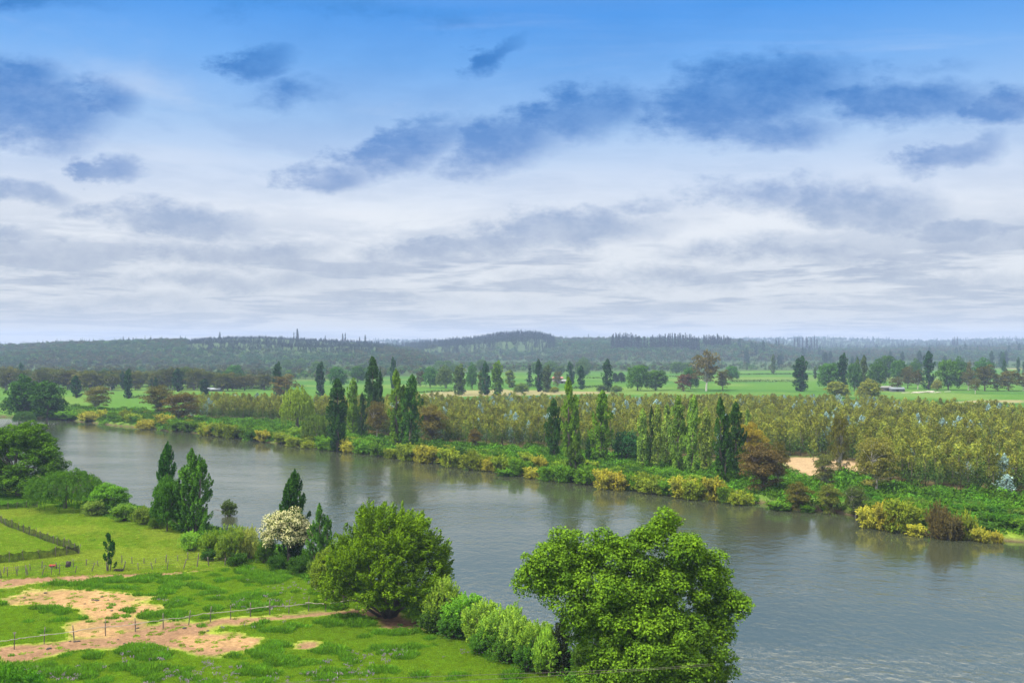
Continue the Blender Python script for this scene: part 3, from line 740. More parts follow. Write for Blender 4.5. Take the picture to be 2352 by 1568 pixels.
# ================================================================ scatter of uncountable growth
def scatter(name, P, rotz, scl, idx, metas, label, tilt=None):
    """metas: meshes; one object holding points, instanced by geometry nodes"""
    coll = bpy.data.collections.new(name + '_forms')
    for q, me in enumerate(metas):
        coll.objects.link(bpy.data.objects.new('%s_form_%02d' % (name, q), me))
    me = bpy.data.meshes.new(name); n = len(P)
    me.vertices.add(n); me.vertices.foreach_set('co', np.asarray(P, np.float32).ravel())
    rot = np.zeros((n, 3), np.float32); rot[:, 2] = rotz
    if tilt is not None: rot[:, :2] = tilt
    s = np.asarray(scl, np.float32); s = np.repeat(s[:, None], 3, 1) if s.ndim == 1 else s
    a = me.attributes.new('rot', 'FLOAT_VECTOR', 'POINT'); a.data.foreach_set('vector', rot.ravel())
    a = me.attributes.new('scl', 'FLOAT_VECTOR', 'POINT'); a.data.foreach_set('vector', s.ravel())
    a = me.attributes.new('idx', 'INT', 'POINT'); a.data.foreach_set('value', np.asarray(idx, np.int32))
    ng = bpy.data.node_groups.new(name + '_growth', 'GeometryNodeTree')
    ng.interface.new_socket('Geometry', in_out='INPUT', socket_type='NodeSocketGeometry')
    ng.interface.new_socket('Geometry', in_out='OUTPUT', socket_type='NodeSocketGeometry')
    gi = ng.nodes.new('NodeGroupInput'); go = ng.nodes.new('NodeGroupOutput')
    ci = ng.nodes.new('GeometryNodeCollectionInfo'); ci.inputs['Collection'].default_value = coll
    ci.inputs['Separate Children'].default_value = True; ci.inputs['Reset Children'].default_value = True
    ip = ng.nodes.new('GeometryNodeInstanceOnPoints'); ip.inputs['Pick Instance'].default_value = True
    L = ng.links
    L.new(gi.outputs[0], ip.inputs['Points']); L.new(ci.outputs[0], ip.inputs['Instance'])
    for nm, dt, sock in (('rot', 'FLOAT_VECTOR', 'Rotation'), ('scl', 'FLOAT_VECTOR', 'Scale'), ('idx', 'INT', 'Instance Index')):
        na = ng.nodes.new('GeometryNodeInputNamedAttribute'); na.data_type = dt; na.inputs['Name'].default_value = nm
        L.new(na.outputs['Attribute'], ip.inputs[sock])
    L.new(ip.outputs[0], go.inputs[0])
    o = link(bpy.data.objects.new(name, me)); md = o.modifiers.new('growth', 'NODES'); md.node_group = ng
    o['kind'] = 'stuff'; o['label'] = label
    return o

def sample_poly(poly, n):
    lo = poly.min(0); hi = poly.max(0); out = []
    tot = 0
    while tot < n:
        p = rng.uniform(lo, hi, (n * 2, 2)); p = p[inpoly(p[:, 0], p[:, 1], poly)]
        out.append(p); tot += len(p)
    return np.concatenate(out)[:n]

def inview(x, y, margin=.06):
    return (np.abs(x / np.maximum(y, 1)) < 1176 / F + margin)
# ================================================================ grass, flowers, brambles, forest
def tuft(name, k, h, spread, mats, w=.03, tips=0):
    g = Geo()
    a = rng.uniform(0, 2 * PI, k); r = spread * np.sqrt(rng.uniform(0, 1, k))
    base = np.stack([np.cos(a) * r, np.sin(a) * r, np.zeros(k) - .02], 1)
    hh = h * rng.uniform(.5, 1.1, k) * (1 - .45 * (r / spread) ** 2)
    lean = rng.normal(size=(k, 2)) * .28 + base[:, :2] / spread * .35
    top = base + np.concatenate([lean * hh[:, None], hh[:, None]], 1)
    s = rng.normal(size=(k, 3)); s[:, 2] = 0; s = unit(s) * w
    mid = base * .45 + top * .55 + np.array([0, 0, .06]) * h
    V = np.stack([base - s, base + s, mid + s * .9, top], 1).reshape(-1, 3)
    V[2::4] = mid + s * .8
    g.add(V, np.arange(4 * k).reshape(k, 4), 0, np.clip(rng.uniform(0, 1, k), 0, 1))
    if tips:
        a = rng.uniform(0, 2 * PI, tips); rr = spread * .9 * np.sqrt(rng.uniform(0, 1, tips))
        c0 = np.stack([np.cos(a) * rr, np.sin(a) * rr, h * rng.uniform(.75, 1.15, tips)], 1)
        for q in range(5):
            c = c0 + rng.normal(size=(tips, 3)) * [.03, .03, .07]
            leaf_quads(g, c, rng.normal(size=(tips, 3)), .12, .8, mat=1)
    return g.mesh(name, mats)

MAT['grass_rich'] = leaf_mat('lush grass', (.155, .260, .020), lo=(.6, .7, .8), hi=(1.6, 1.4, 1.0), trans=.45, gloss=.0, rand=.3)
MAT['grass_dry'] = leaf_mat('pasture grass', (.25, .31, .040), lo=(.6, .75, .8), hi=(1.4, 1.3, 1.1), trans=.3, gloss=.0, rand=.3)
MAT['grass_dark'] = leaf_mat('rank weeds', (.085, .185, .014), lo=(.5, .6, .8), hi=(1.7, 1.6, 1.2), trans=.3, gloss=.03, rand=.25)
MAT['lupin'] = leaf_mat('mauve flower spikes', (.26, .19, .29), lo=(.7, .8, .8), hi=(1.4, 1.3, 1.3), trans=.3, gloss=.0, rand=.2)
MAT['bramble'] = leaf_mat('bramble leaves', (.046, .112, .013), lo=(.42, .5, .6), hi=(2.0, 1.75, 1.0), trans=.25, gloss=.0, rand=.45)
rich = [tuft('lush_tuft_%d' % q, 50, .26, .45, [MAT['grass_rich']], .035) for q in range(3)] + [tuft('weed_tuft_%d' % q, 80, .48, .5, [MAT['grass_dark']], .045) for q in range(2)]
short = [tuft('pasture_tuft_%d' % q, 36, .22, .42, [MAT['grass_dry']], .03) for q in range(3)] + [tuft('pasture_green', 36, .25, .4, [MAT['grass_rich']], .03)]
flow = [tuft('flower_tuft_%d' % q, 40, .5, .4, [MAT['grass_rich'], MAT['lupin']], .03, tips=6) for q in range(2)]

NEARLAND = gpoly([(-60, 1120), (100, 1135), (300, 1175), (450, 1215), (600, 1265), (750, 1320), (900, 1380), (1150, 1445), (1300, 1510), (1420, 1575), (1560, 1660), (1560, 1700), (-60, 1700)])
dirtP = [gpoly(p) for p in dirt_polys]; strawP = [gpoly(p) for p in straw_polys]; dryP = [gpoly(p) for p in dry_polys]
def nearpts(n):
    P = sample_poly(NEARLAND, n); x, y = P[:, 0], P[:, 1]
    d = shore_d(x, y); ok = (d > 1.2) & inview(x, y, .03) & (y > 70)
    x, y, d = x[ok], y[ok], d[ok]
    xx = x + (fbm(x, y, 3.0, 40, 3) - .5) * 1.96; yy = y + (fbm(x, y, 4.0, 45, 3) - .5) * 3.64
    bare = np.zeros(len(x))
    for p in dirtP + strawP: bare = np.maximum(bare, smooth(-1.9, -.8, sdist(xx, yy, p)))
    dry = np.zeros(len(x))
    for p in dryP: dry = np.maximum(dry, smooth(-1, 1, sdist(x, y, p)))
    up = smooth(-1, 1, sdist(x, y, PASTURE))
    return x, y, d, bare, dry, up
x, y, d, bare, dry, up_ = nearpts(210000)
dens = (1 - bare) * (1 - .85 * dry) * (1 - up_)
dens = np.maximum(dens, .012 * bare * (1 - up_))
k = rng.uniform(size=len(x)) < dens
X, Y = x[k], y[k]
clump = fbm(X, Y, 1.7, 90, 2) * .6 + fbm(X, Y, 6, 94, 2) * .4; rk = fbm(X, Y, 14, 91, 2)
weed = rng.uniform(size=len(X)) < smooth(.52, .66, clump * .8 + rk * .2) * .4
idx = np.where(weed, 3 + rng.integers(0, 2, len(X)), rng.integers(0, 3, len(X)))
sc = np.where(weed, .5 + .75 * smooth(.5, .7, clump), .7) * rng.uniform(.7, 1.3, len(X))
Pz = ground_z(X, Y)
scatter('grass', np.stack([X, Y, Pz], 1), rng.uniform(0, 6.28, len(X)), sc, idx, rich, 'lush green grass and weeds of the near paddock')
k = rng.uniform(size=len(x)) < up_ * .6 + dry * .35 * (1 - bare)
X, Y = x[k], y[k]; sc = rng.uniform(.5, 1.1, len(X)) * (.7 + .6 * fbm(X, Y, 5, 95, 3)); idx = np.where(rng.uniform(size=len(X)) < smooth(.45, .6, fbm(X, Y, 9, 96, 3)) * .6, 3, rng.integers(0, 3, len(X)))
scatter('pasture_grass', np.stack([X, Y, ground_z(X, Y)], 1), rng.uniform(0, 6.28, len(X)), sc, idx, short, 'short yellowish grass of the fenced pasture')
k = (rng.uniform(size=len(x)) < (1 - bare) * (1 - dry) * (1 - up_) * smooth(.53, .68, fbm(x, y, 7, 99, 3)) * smooth(150, 95, y) * .022)
X, Y = x[k], y[k]
scatter('wildflowers', np.stack([X, Y, ground_z(X, Y)], 1), rng.uniform(0, 6.28, len(X)), rng.uniform(.4, .8, len(X)), rng.integers(0, 2, len(X)), flow, 'mauve wildflowers scattered through the near grass')

def mound(name, k, R, H, leaf, mats):
    g = Geo(); d = sphere_dirs(k); d[:, 2] = np.abs(d[:, 2])
    rr = rng.uniform(.7, 1.05, k) * (1 + .2 * np.sin(d[:, 0] * 6) * np.cos(d[:, 1] * 5))
    p = d * rr[:, None] * [R, R, H]
    leaf_quads(g, p, d * .7 + UP * .5 + rng.normal(size=(k, 3)) * .5, leaf, .6)
    return g.mesh(name, mats)
mounds = [mound('bramble_mound_%d' % q, 260, 1.7, 1.0, .36, [MAT['bramble']]) for q in range(3)]
mounds += [mound('weed_mound_%d' % q, 240, 1.5, .8, .36, [MAT['bramble']]) for q in range(1)]
mounds_near = [mound('near_bramble_%d' % q, 420, 1.2, .8, .2, [MAT['bramble']]) for q in range(3)]
BANK = gpoly([(-60, 925), (130, 962), (340, 985), (600, 1013), (860, 1040), (1100, 1072), (1340, 1105), (1600, 1140), (1900, 1172), (2080, 1215), (2352, 1243), (2500, 1262), (2500, 1100), (2352, 1100), (2080, 1080), (1900, 1046), (1600, 1025), (1200, 1005), (900, 990), (600, 955), (300, 930), (-60, 900)])
P = sample_poly(BANK, 14000); x, y = P[:, 0], P[:, 1]; d = shore_d(x, y)
inpl = sdist(x, y, PLANT); cl = sdist(x, y, CLEAR); mu = sdist(x, y, MUD)
w = smooth(-.5, 1.5, d) * smooth(60, 38, d) * (1 - smooth(-3, 2, inpl)) * (1 - smooth(-2, 1, cl)) * (1 - .93 * smooth(-2, 1, mu))
w *= .45 + .55 * smooth(.35, .5, fbm(x, y, 15, 70, 3))
w *= np.where(x < -110, .5, 1)
k = (rng.uniform(size=len(x)) < w) & inview(x, y, .12)
X, Y = x[k], y[k]; s = rng.uniform(.5, 1.5, len(X)) * (.5 + 1.0 * fbm(X, Y, 7, 71, 2))
scatter('brambles', np.stack([X, Y, ground_z(X, Y) - .15], 1), rng.uniform(0, 6.28, len(X)), np.stack([s, s, s * rng.uniform(.7, 1.5, len(X))], 1), rng.integers(0, 4, len(X)), mounds, 'bright green brambles covering the far bank')
# tangle at the foot of the near bank
P = sample_poly(gpoly([(-60, 1080), (150, 1130), (350, 1180), (500, 1222), (720, 1285), (900, 1370), (1150, 1435), (1350, 1540), (1480, 1615), (1600, 1690), (1500, 1760), (1200, 1540), (1000, 1450), (800, 1400), (600, 1310), (430, 1240), (250, 1195), (-60, 1150)], WATER), 9000)
x, y = P[:, 0], P[:, 1]; d = shore_d(x, y)
k = (d > -.3) & (d < 3.8 + 2.5 * fbm(x, y, 8, 3, 2)) & (rng.uniform(size=len(x)) < .5) & (y > 60)
X, Y = x[k], y[k]; s = rng.uniform(.6, 1.35, len(X))
scatter('undergrowth', np.stack([X, Y, ground_z(X, Y) - .1], 1), rng.uniform(0, 6.28, len(X)), s, rng.integers(0, 3, len(X)), mounds_near, 'dark green undergrowth along the near bank')

# young plantation: the nearest trees stand as objects, the rest as one mass
P = sample_poly(PLANT, 60000); x, y = P[:, 0], P[:, 1]
cell = 3.1                                        # rough planting distance
gx = np.arange(-220, 520, cell); gy = np.arange(205, 860, cell)
X, Y = np.meshgrid(gx, gy); X = X.ravel() + rng.uniform(-1.2, 1.2, X.size); Y = Y.ravel() + rng.uniform(-1.2, 1.2, Y.size)
xr = X * math.cos(.35) - Y * math.sin(.35) * 0; yr = Y
sd = sdist(X, Y, PLANT); sd -= (fbm(X, Y, 25, 80, 3) - .5) * 12
k = (sd > 0) & (sdist(X, Y, CLEAR) < -2) & inview(X, Y, .12) & (rng.uniform(size=len(X)) < .93)
X, Y, sd = X[k], Y[k], sd[k]
Hh = 8.4 * (.86 + .42 * (fbm(X, Y, 30, 81, 3) - .3)) * rng.uniform(.55, 1.22, len(X)) * (1 - .12 * (Y > 420))
sil = (rng.uniform(size=len(X)) < .02 + .22 * smooth(.6, .75, fbm(X, Y, 30, 82, 2)))
order = np.argsort(Y / Hh)
vis = inview(X[order], Y[order], .0); near_i = order[vis][:290]; far_i = np.setdiff1d(order, near_i)
PLT = (X, Y, Hh, sil, near_i)
vsub = []
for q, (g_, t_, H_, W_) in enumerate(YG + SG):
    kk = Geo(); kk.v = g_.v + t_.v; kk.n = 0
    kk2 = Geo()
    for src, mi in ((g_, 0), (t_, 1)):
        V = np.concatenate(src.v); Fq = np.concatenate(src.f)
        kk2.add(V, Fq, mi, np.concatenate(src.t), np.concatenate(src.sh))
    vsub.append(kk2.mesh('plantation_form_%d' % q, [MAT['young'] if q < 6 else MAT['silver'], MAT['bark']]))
fx, fy, fh, fs = X[far_i], Y[far_i], Hh[far_i], sil[far_i]
idx = np.where(fs, 6 + rng.integers(0, 2, len(fx)), rng.integers(0, 6, len(fx)))
s = fh / 8; sw = s * rng.uniform(.85, 1.3, len(fx))
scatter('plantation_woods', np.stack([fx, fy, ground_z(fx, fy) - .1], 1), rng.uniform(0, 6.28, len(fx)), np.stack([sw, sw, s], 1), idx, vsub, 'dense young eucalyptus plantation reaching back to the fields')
print('plantation', len(X))

# forest on the hills and the hazy woods at their foot
def blobtree(name, k, H, W, leaf, mat, conic=False, low=.0):
    g = Geo(); d = sphere_dirs(k); d[:, 2] = np.where(d[:, 2] < -.4, -d[:, 2], d[:, 2])
    if conic:
        z = H * (.1 + .9 * rng.uniform(0, 1, k) ** 1.1); w = W * .5 * (1 - z / H) ** .7 + .2
        an = rng.uniform(0, 6.28, k); r_ = w * rng.uniform(.5, 1.1, k)
        p = np.stack([np.cos(an) * r_, np.sin(an) * r_, z], 1); d = unit(p * [1, 1, 0] + UP * 1.5)
    else:
        rr = rng.uniform(.7, 1.05, k) * (1 + .18 * np.sin(d[:, 0] * 5) * np.cos(d[:, 1] * 4))
        p = d * rr[:, None] * [W / 2, W / 2, H * .42] + [0, 0, H * .52]
    leaf_quads(g, p, d * .9 + UP * .3 + rng.normal(size=(k, 3)) * .35, leaf, .7)
    tube(g, [[0, 0, -1], [0, 0, H * .5]], [.3, .2], 4)
    return g.mesh(name, [mat])
FM = {'g': leaf_mat('hill forest green', (.024, .060, .024), trans=.2, gloss=0, rand=.35), 'o': leaf_mat('hill forest olive', (.036, .056, .022), trans=.2, gloss=0, rand=.3),
      'd': leaf_mat('pine dark', (.010, .024, .014), trans=.1, gloss=0, rand=.25), 'b': leaf_mat('brownish gum', (.046, .054, .024), trans=.2, gloss=0, rand=.3), 'l': leaf_mat('light green crowns', (.050, .100, .026), trans=.2, gloss=0, rand=.25)}
forms = [blobtree('forest_a', 90, 10, 10, 2.0, FM['g']), blobtree('forest_b', 90, 9, 11, 2.0, FM['o']), blobtree('forest_c', 90, 10, 9, 2.0, FM['l']),
         blobtree('forest_d', 80, 14, 5.5, 1.7, FM['d'], True), blobtree('forest_e', 90, 12, 8, 2.0, FM['b']), blobtree('forest_f', 70, 16, 5, 1.8, FM['g'], True), blobtree('forest_g', 60, 7, 3.6, 1.5, FM['d'], True)]
# candidate points, density by distance
def fan(n, y0, y1, u0=-260, u1=2610):
    yy = y0 * (y1 / y0) ** rng.uniform(0, 1, n); uu = rng.uniform(u0, u1, n)
    return (uu - 1176) / F * yy, yy, uu
pts = []; ids = []; scs = []
x, y, u = fan(30000, 1470, 3100)
hz = hills(x, y)
wa = (hz > 2.5); sp = fbm(x, y, 220, 61, 3); fi = fbm(x, y, 60, 62, 2)
# left hill: broadleaf on the left, young pines to the right; centre: tall pines
isA = ridge(u, RA, 1480, 2150, y) >= hz - 12
idx = rng.choice([0, 1, 2], len(x), p=[.5, .38, .12])
idx = np.where(sp > .52, np.where(rng.uniform(size=len(x)) < .5, 4, idx), idx)
pine = (isA & (u > 430) & (u < 880) & (hz > 22 + 10 * (fi - .5))) | ((u > 860) & (u < 1275) & (y > 1900) & (hz > 20 + 30 * (fi - .5)))
idx = np.where(pine & isA, 6, np.where(pine, 3, idx))
idx = np.where((~pine) & (rng.uniform(size=len(x)) < .07), 5, idx)
s = rng.uniform(.7, 1.2, len(x)) * np.where(idx == 6, 1.0, 1.0)
s = np.where((idx < 6) & isA, s * .9, s)
pts.append(np.stack([x, y, ground_z(x, y) - .5], 1)[wa]); ids.append(idx[wa]); scs.append(s[wa])
x, y, u = fan(9000, 3100, 5600)
hz = hills(x, y); wa = hz > 3
idx = rng.choice([0, 1, 3], len(x), p=[.35, .3, .35]); s = rng.uniform(1.0, 1.8, len(x))
pts.append(np.stack([x, y, ground_z(x, y) - .5], 1)[wa]); ids.append(idx[wa]); scs.append(s[wa])
scatter('forest', np.concatenate(pts), rng.uniform(0, 6.28, sum(map(len, pts))), np.concatenate(scs), np.concatenate(ids), forms, 'forest clothing the low hills behind the meadows')
x, y, u = fan(9500, 880, 1900)
lim = np.interp(u, [0, 560, 800, 950, 1100, 1300, 1560, 1850, 2050, 2352], [900, 930, 1000, 1080, 1250, 1290, 1300, 1370, 1300, 1500]) + (fbm(x, y, 90, 66, 2) - .5) * 70
k = (y > lim) & (hills(x, y) < 8)
dn = np.where(u > 1650, .65, np.where(u < 1000, .8, 1.0)) * smooth(.25, .5, fbm(x, y, 60, 67, 2)); k &= rng.uniform(size=len(x)) < dn
x, y, u = x[k], y[k], u[k]
idx = np.where(u < 620, rng.choice([4, 4, 1, 0], len(x)), np.where(u > 1500, rng.choice([0, 1, 4, 2, 5], len(x)), rng.choice([0, 1, 2, 2, 4], len(x))))
scatter('woods', np.stack([x, y, ground_z(x, y) - .5], 1), rng.uniform(0, 6.28, len(x)), rng.uniform(.4, .85, len(x)), idx, forms, 'hazy mixed woods at the foot of the hills')
# ================================================================ trees, shrubs, fences: one object each
ORD = ['first', 'second', 'third', 'fourth', 'fifth', 'sixth', 'seventh', 'eighth', 'ninth', 'tenth', 'eleventh', 'twelfth', 'thirteenth', 'fourteenth', 'fifteenth', 'sixteenth', 'seventeenth', 'eighteenth', 'nineteenth', 'twentieth',
       'twenty-first', 'twenty-second', 'twenty-third', 'twenty-fourth', 'twenty-fifth', 'twenty-sixth', 'twenty-seventh', 'twenty-eighth', 'twenty-ninth', 'thirtieth']
C_DARK = (.028, .080, .018); C_MID = (.085, .165, .020); C_PALE = (.15, .225, .055); C_WIL = (.21, .30, .04); C_RND = (.06, .150, .018); C_RND2 = (.06, .14, .03)
C_EUC = (.100, .098, .032); C_RUST = (.112, .094, .036); C_YEL = (.32, .30, .050); C_YG = (.185, .235, .030); C_GRN = (.10, .20, .020); C_OLV = (.12, .15, .04)

def row(kind, name, cat, tmpl, items, color, group, z0=0.0, zo=0.0):
    """a run of like plants numbered from the left of the picture"""
    items = sorted(items, key=lambda t: t[0])
    for q, it in enumerate(items):
        u, vb, vt, w = it[:4]
        c = it[4] if len(it) > 4 else color
        put(kind, name, u, vb, vt, w, tmpl.replace('#', ORD[q]) if q < len(ORD) else tmpl.replace('#', 'next'), cat, c, group, z0=z0, dz=zo)

# ---- river bank poplars
def bp(u, vb, vt, w, label, c=C_MID, kind='poplar', var=None): put(kind, 'poplar_tree', u, vb, vt, w * 1.22, label, 'poplar', c, 'poplars along the far river bank', var)
bp(775, 1027, 868, 42, 'dark green poplar on the far bank just right of the two willows', (.030, .075, .02), var=0)
bp(811, 1003, 866, 27, 'slim olive poplar with bushy foot, between two darker bank poplars', C_MID, 'poplar_thin', 0)
bp(830, 1005, 900, 18, 'short dark side poplar beside the slim olive one on the far bank', (.03, .07, .02), 'poplar_thin', 1)
bp(856, 992, 818, 34, 'tallest single poplar on the left half of the far bank, its tip above its neighbours', (.030, .078, .018), var=0)
bp(872, 990, 847, 14, 'very thin dark poplar stem close to the right of the tallest bank poplar', C_DARK, 'poplar_thin', 1)
bp(910, 1032, 846, 44, 'broad leafy poplar standing left in the thick merged pair on the bank', C_MID, var=1)
bp(942, 1034, 858, 38, 'broad leafy poplar standing right in the thick merged pair on the bank', (.036, .088, .018), var=3)
bp(1272, 1052, 915, 32, 'middle height poplar left of the tallest poplar at the centre of the bank', (.034, .085, .018), var=0)
bp(1306, 1072, 864, 42, 'tallest poplar at the centre of the far bank with a ragged double tip', C_MID, var=1)
bp(1322, 1094, 1010, 36, 'low leafy sucker growth at the foot of the tall centre poplar', (.06, .12, .025), var=2)
bp(1351, 1062, 1004, 13, 'small dark pointed young poplar low between the two centre poplars', (.026, .075, .02), 'poplar_thin', 0)
bp(1379, 1060, 894, 38, 'open poplar with pale showing trunk right of the tall centre pair', C_MID, var=3)
bp(1476, 1074, 936, 24, 'pale thin poplar, left end of the airy row on the bank', C_PALE, 'poplar_thin', 0)
bp(1495, 1076, 931, 15, 'narrow dark ivy-clad poplar second in the airy row', (.03, .06, .015), 'poplar_thin', 1)
bp(1510, 1077, 927, 24, 'pale poplar right of the narrow dark one in the airy row', C_PALE, 'poplar_thin', 0)
bp(1530, 1070, 923, 26, 'pale poplar with white trunk line, fourth in the airy row', C_PALE, 'poplar_thin', 1)
bp(1558, 1083, 907, 32, 'tall light green poplar in the middle of the airy row', (.12, .21, .04), 'poplar', 0)
bp(1590, 1086, 905, 31, 'tallest light green poplar, next to right end of the airy row', (.12, .21, .04), 'poplar', 3)
bp(1622, 1088, 934, 28, 'thin see-through pale poplar ending the airy row', C_PALE, 'poplar_thin', 0)
bp(1655, 1112, 910, 42, 'thick dark poplar, left half of the last big pair on the bank', (.036, .088, .018), 'poplar', 1)
bp(1690, 1104, 922, 34, 'thick dark poplar, right half of the last big pair on the bank', (.032, .08, .018), 'poplar', 0)
bp(1716, 1052, 936, 17, 'small pale poplar tip behind the last big bank pair', C_PALE, 'poplar_thin', 1)

# ---- willows, gums and bushes on the far bank
def one(kind, name, u, vb, vt, w, label, cat, c, group=None, var=None, **k): return put(kind, name, u, vb, vt, w, label, cat, c, group, var, **k)
one('willow_far', 'willow_tree', 682, 988, 885, 80, 'tall weeping willow with light green streamers on the far bank', 'willow', C_WIL)
one('willow_low', 'willow_tree', 727, 1012, 948, 74, 'low domed weeping willow right of the tall one', 'willow', (.095, .15, .028))
one('round_far', 'broadleaf_tree', 60, 955, 865, 88, 'big round green tree at the left end of the far bank, left crown', 'tree', (.032, .095, .020), var=0)
one('round_far', 'broadleaf_tree', 108, 957, 868, 82, 'big round green tree at the left end of the far bank, right crown', 'tree', (.034, .098, .020), var=1)
one('willow_low', 'willow_tree', 55, 966, 942, 50, 'low drooping willow under the big round tree at far left', 'willow', (.05, .10, .03))
E_ = 'brown leaved eucalypts on the far bank'
for it in [(221, 942, 884, 64, 'small brown gum alone in the green field behind the left waterline', C_EUC), (362, 952, 881, 70, 'dense brown gum, left one of the bank pair before the poplars', C_EUC), (413, 970, 898, 86, 'rusty brown gum with bare twigs, right one of the pair', C_RUST),
           (865, 1008, 918, 52, 'dark brown gum under the tallest left poplar', (.075, .062, .026)), (988, 1020, 926, 80, 'orange brown gum with forked white trunk right of the merged poplars', C_RUST), (1090, 1030, 982, 36, 'small brown gum sapling before the plantation edge', C_RUST),
           (1724, 1088, 965, 78, 'golden brown gum right of the last bank poplars', (.21, .165, .03)), (1748, 1130, 1012, 118, 'wide reddish brown gum with dead branches over the water', (.105, .082, .042)), (1787, 1122, 1008, 50, 'olive brown gum leaning by the sandy clearing', C_EUC),
           (1928, 1098, 944, 52, 'tall dark gum with a reddish trunk before the sandy clearing', (.10, .095, .03)), (2012, 1128, 1000, 108, 'big spreading olive gum with a white trunk right of the clearing', (.125, .125, .042)), (1893, 1122, 1038, 58, 'grey green gum sapling in front of the sandy clearing', (.11, .13, .05)),
           (1834, 1158, 1104, 70, 'low rusty gum scrub near the muddy shore', (.10, .10, .03)), (1905, 1164, 1108, 62, 'low olive gum scrub near the muddy shore', C_OLV), (1965, 1172, 1112, 60, 'low grey green gum scrub left of the yellow shrubs', (.06, .085, .035))]:
    one('euc', 'eucalyptus_tree', it[0], it[1], it[2], it[3], it[4], 'eucalyptus', it[5], E_)
one('dense_bush', 'broadleaf_tree', 1438, 1057, 990, 72, 'dense blue green bushy tree before the airy poplar row', 'tree', (.028, .085, .035))
one('dense_bush', 'broadleaf_tree', 1474, 1062, 1012, 50, 'smaller dark bushy tree at the foot of the first airy poplar', 'tree', (.022, .065, .03))
for it in [(1868, 1060, 1008, 34, 'dark bluish young gum at the back edge of the clearing', (.03, .06, .05))]:
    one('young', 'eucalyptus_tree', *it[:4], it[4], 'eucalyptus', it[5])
for it in [(2221, 1114, 1056, 44, 'round silvery blue gum at the plantation edge, left of the two brightest'), (2312, 1138, 1088, 54, 'brightest silver gum low at the right end of the plantation edge'), (2093, 1097, 1028, 28, 'slender silver gum beside the big spreading olive one'), (2290, 1112, 1040, 36, 'tall silver blue gum behind the brightest silver one')]:
    one('silver', 'eucalyptus_tree', *it[:4], it[4], 'eucalyptus', (1, 1, 1))

# ---- waterline shrubs
Y_ = [(205, 967, 937, 44), (240, 967, 934, 30), (335, 982, 955, 46), (378, 981, 944, 46), (478, 997, 972, 26), (606, 1011, 980, 42), (800, 1034, 1000, 42), (988, 1058, 1010, 58), (965, 1056, 1020, 34), (1127, 1077, 1036, 38), (1222, 1092, 1066, 42), (1240, 1084, 1037, 40),
      (1390, 1117, 1064, 56), (1422, 1119, 1070, 50), (1568, 1137, 1080, 64), (1640, 1143, 1079, 62), (1998, 1205, 1150, 60), (2040, 1210, 1136, 66), (2106, 1223, 1194, 46), (2252, 1236, 1200, 48), (2290, 1238, 1210, 30)]
row('bank_shrub', 'shrub', 'shrub', "golden yellow shrub hanging over the far waterline, # golden one from the left", [(a[0], a[1], a[2], a[3] * 1.32) for a in Y_], C_YEL, 'yellow shrubs along the far waterline', z0=WATER + .5)
G1 = [(293, 971, 934, 36), (312, 974, 944, 42), (472, 996, 962, 42), (508, 999, 960, 40), (535, 1003, 965, 42), (646, 1015, 985, 36), (674, 1021, 996, 38), (708, 1025, 1004, 32), (903, 1047, 1022, 40), (938, 1053, 1006, 54), (1037, 1067, 1015, 58), (1083, 1073, 1021, 54), (1152, 1079, 1033, 50),
      (1475, 1121, 1068, 50), (1503, 1127, 1077, 66), (1600, 1141, 1092, 60), (1700, 1152, 1112, 54), (2075, 1214, 1124, 80), (2222, 1232, 1154, 46)]
row('bank_shrub', 'shrub', 'shrub', "yellow green shrub at the far waterline, # lime one counted from the left", [(a[0], a[1], a[2], a[3] * 1.35) for a in G1], C_YG, 'lime green shrubs along the far waterline', z0=WATER + .5)
G2 = [(160, 962, 936, 62), (262, 967, 938, 34), (405, 987, 954, 44), (440, 989, 960, 44), (570, 1005, 970, 46), (745, 1028, 992, 48), (770, 1031, 1004, 34), (832, 1037, 998, 50), (870, 1043, 1008, 48), (1168, 1087, 1070, 54), (1190, 1087, 1040, 42), (1258, 1098, 1060, 48), (1300, 1101, 1056, 54), (1350, 1106, 1052, 60), (1455, 1119, 1074, 46), (1545, 1095, 1068, 34),
      (1536, 1131, 1090, 50), (1670, 1148, 1106, 46), (1790, 1164, 1140, 60), (1855, 1170, 1151, 34), (2000, 1180, 1140, 60), (2110, 1205, 1140, 60), (2190, 1228, 1180, 50), (2330, 1180, 1145, 60)]
row('bank_shrub', 'shrub', 'shrub', "mid green shrub low on the far bank, # plain green one from the left", [(a[0], a[1], a[2], a[3] * 1.3) for a in G2], C_GRN, 'green shrubs along the far bank', z0=WATER + .5)
row('bank_shrub_big', 'shrub', 'shrub', "brown twiggy shrub over the water at right, # of the brown pair", [(2155, 1229, 1128, 62), (2180, 1231, 1160, 76)], (.105, .082, .038), 'brown shrubs at the right of the far bank', z0=WATER + .5)

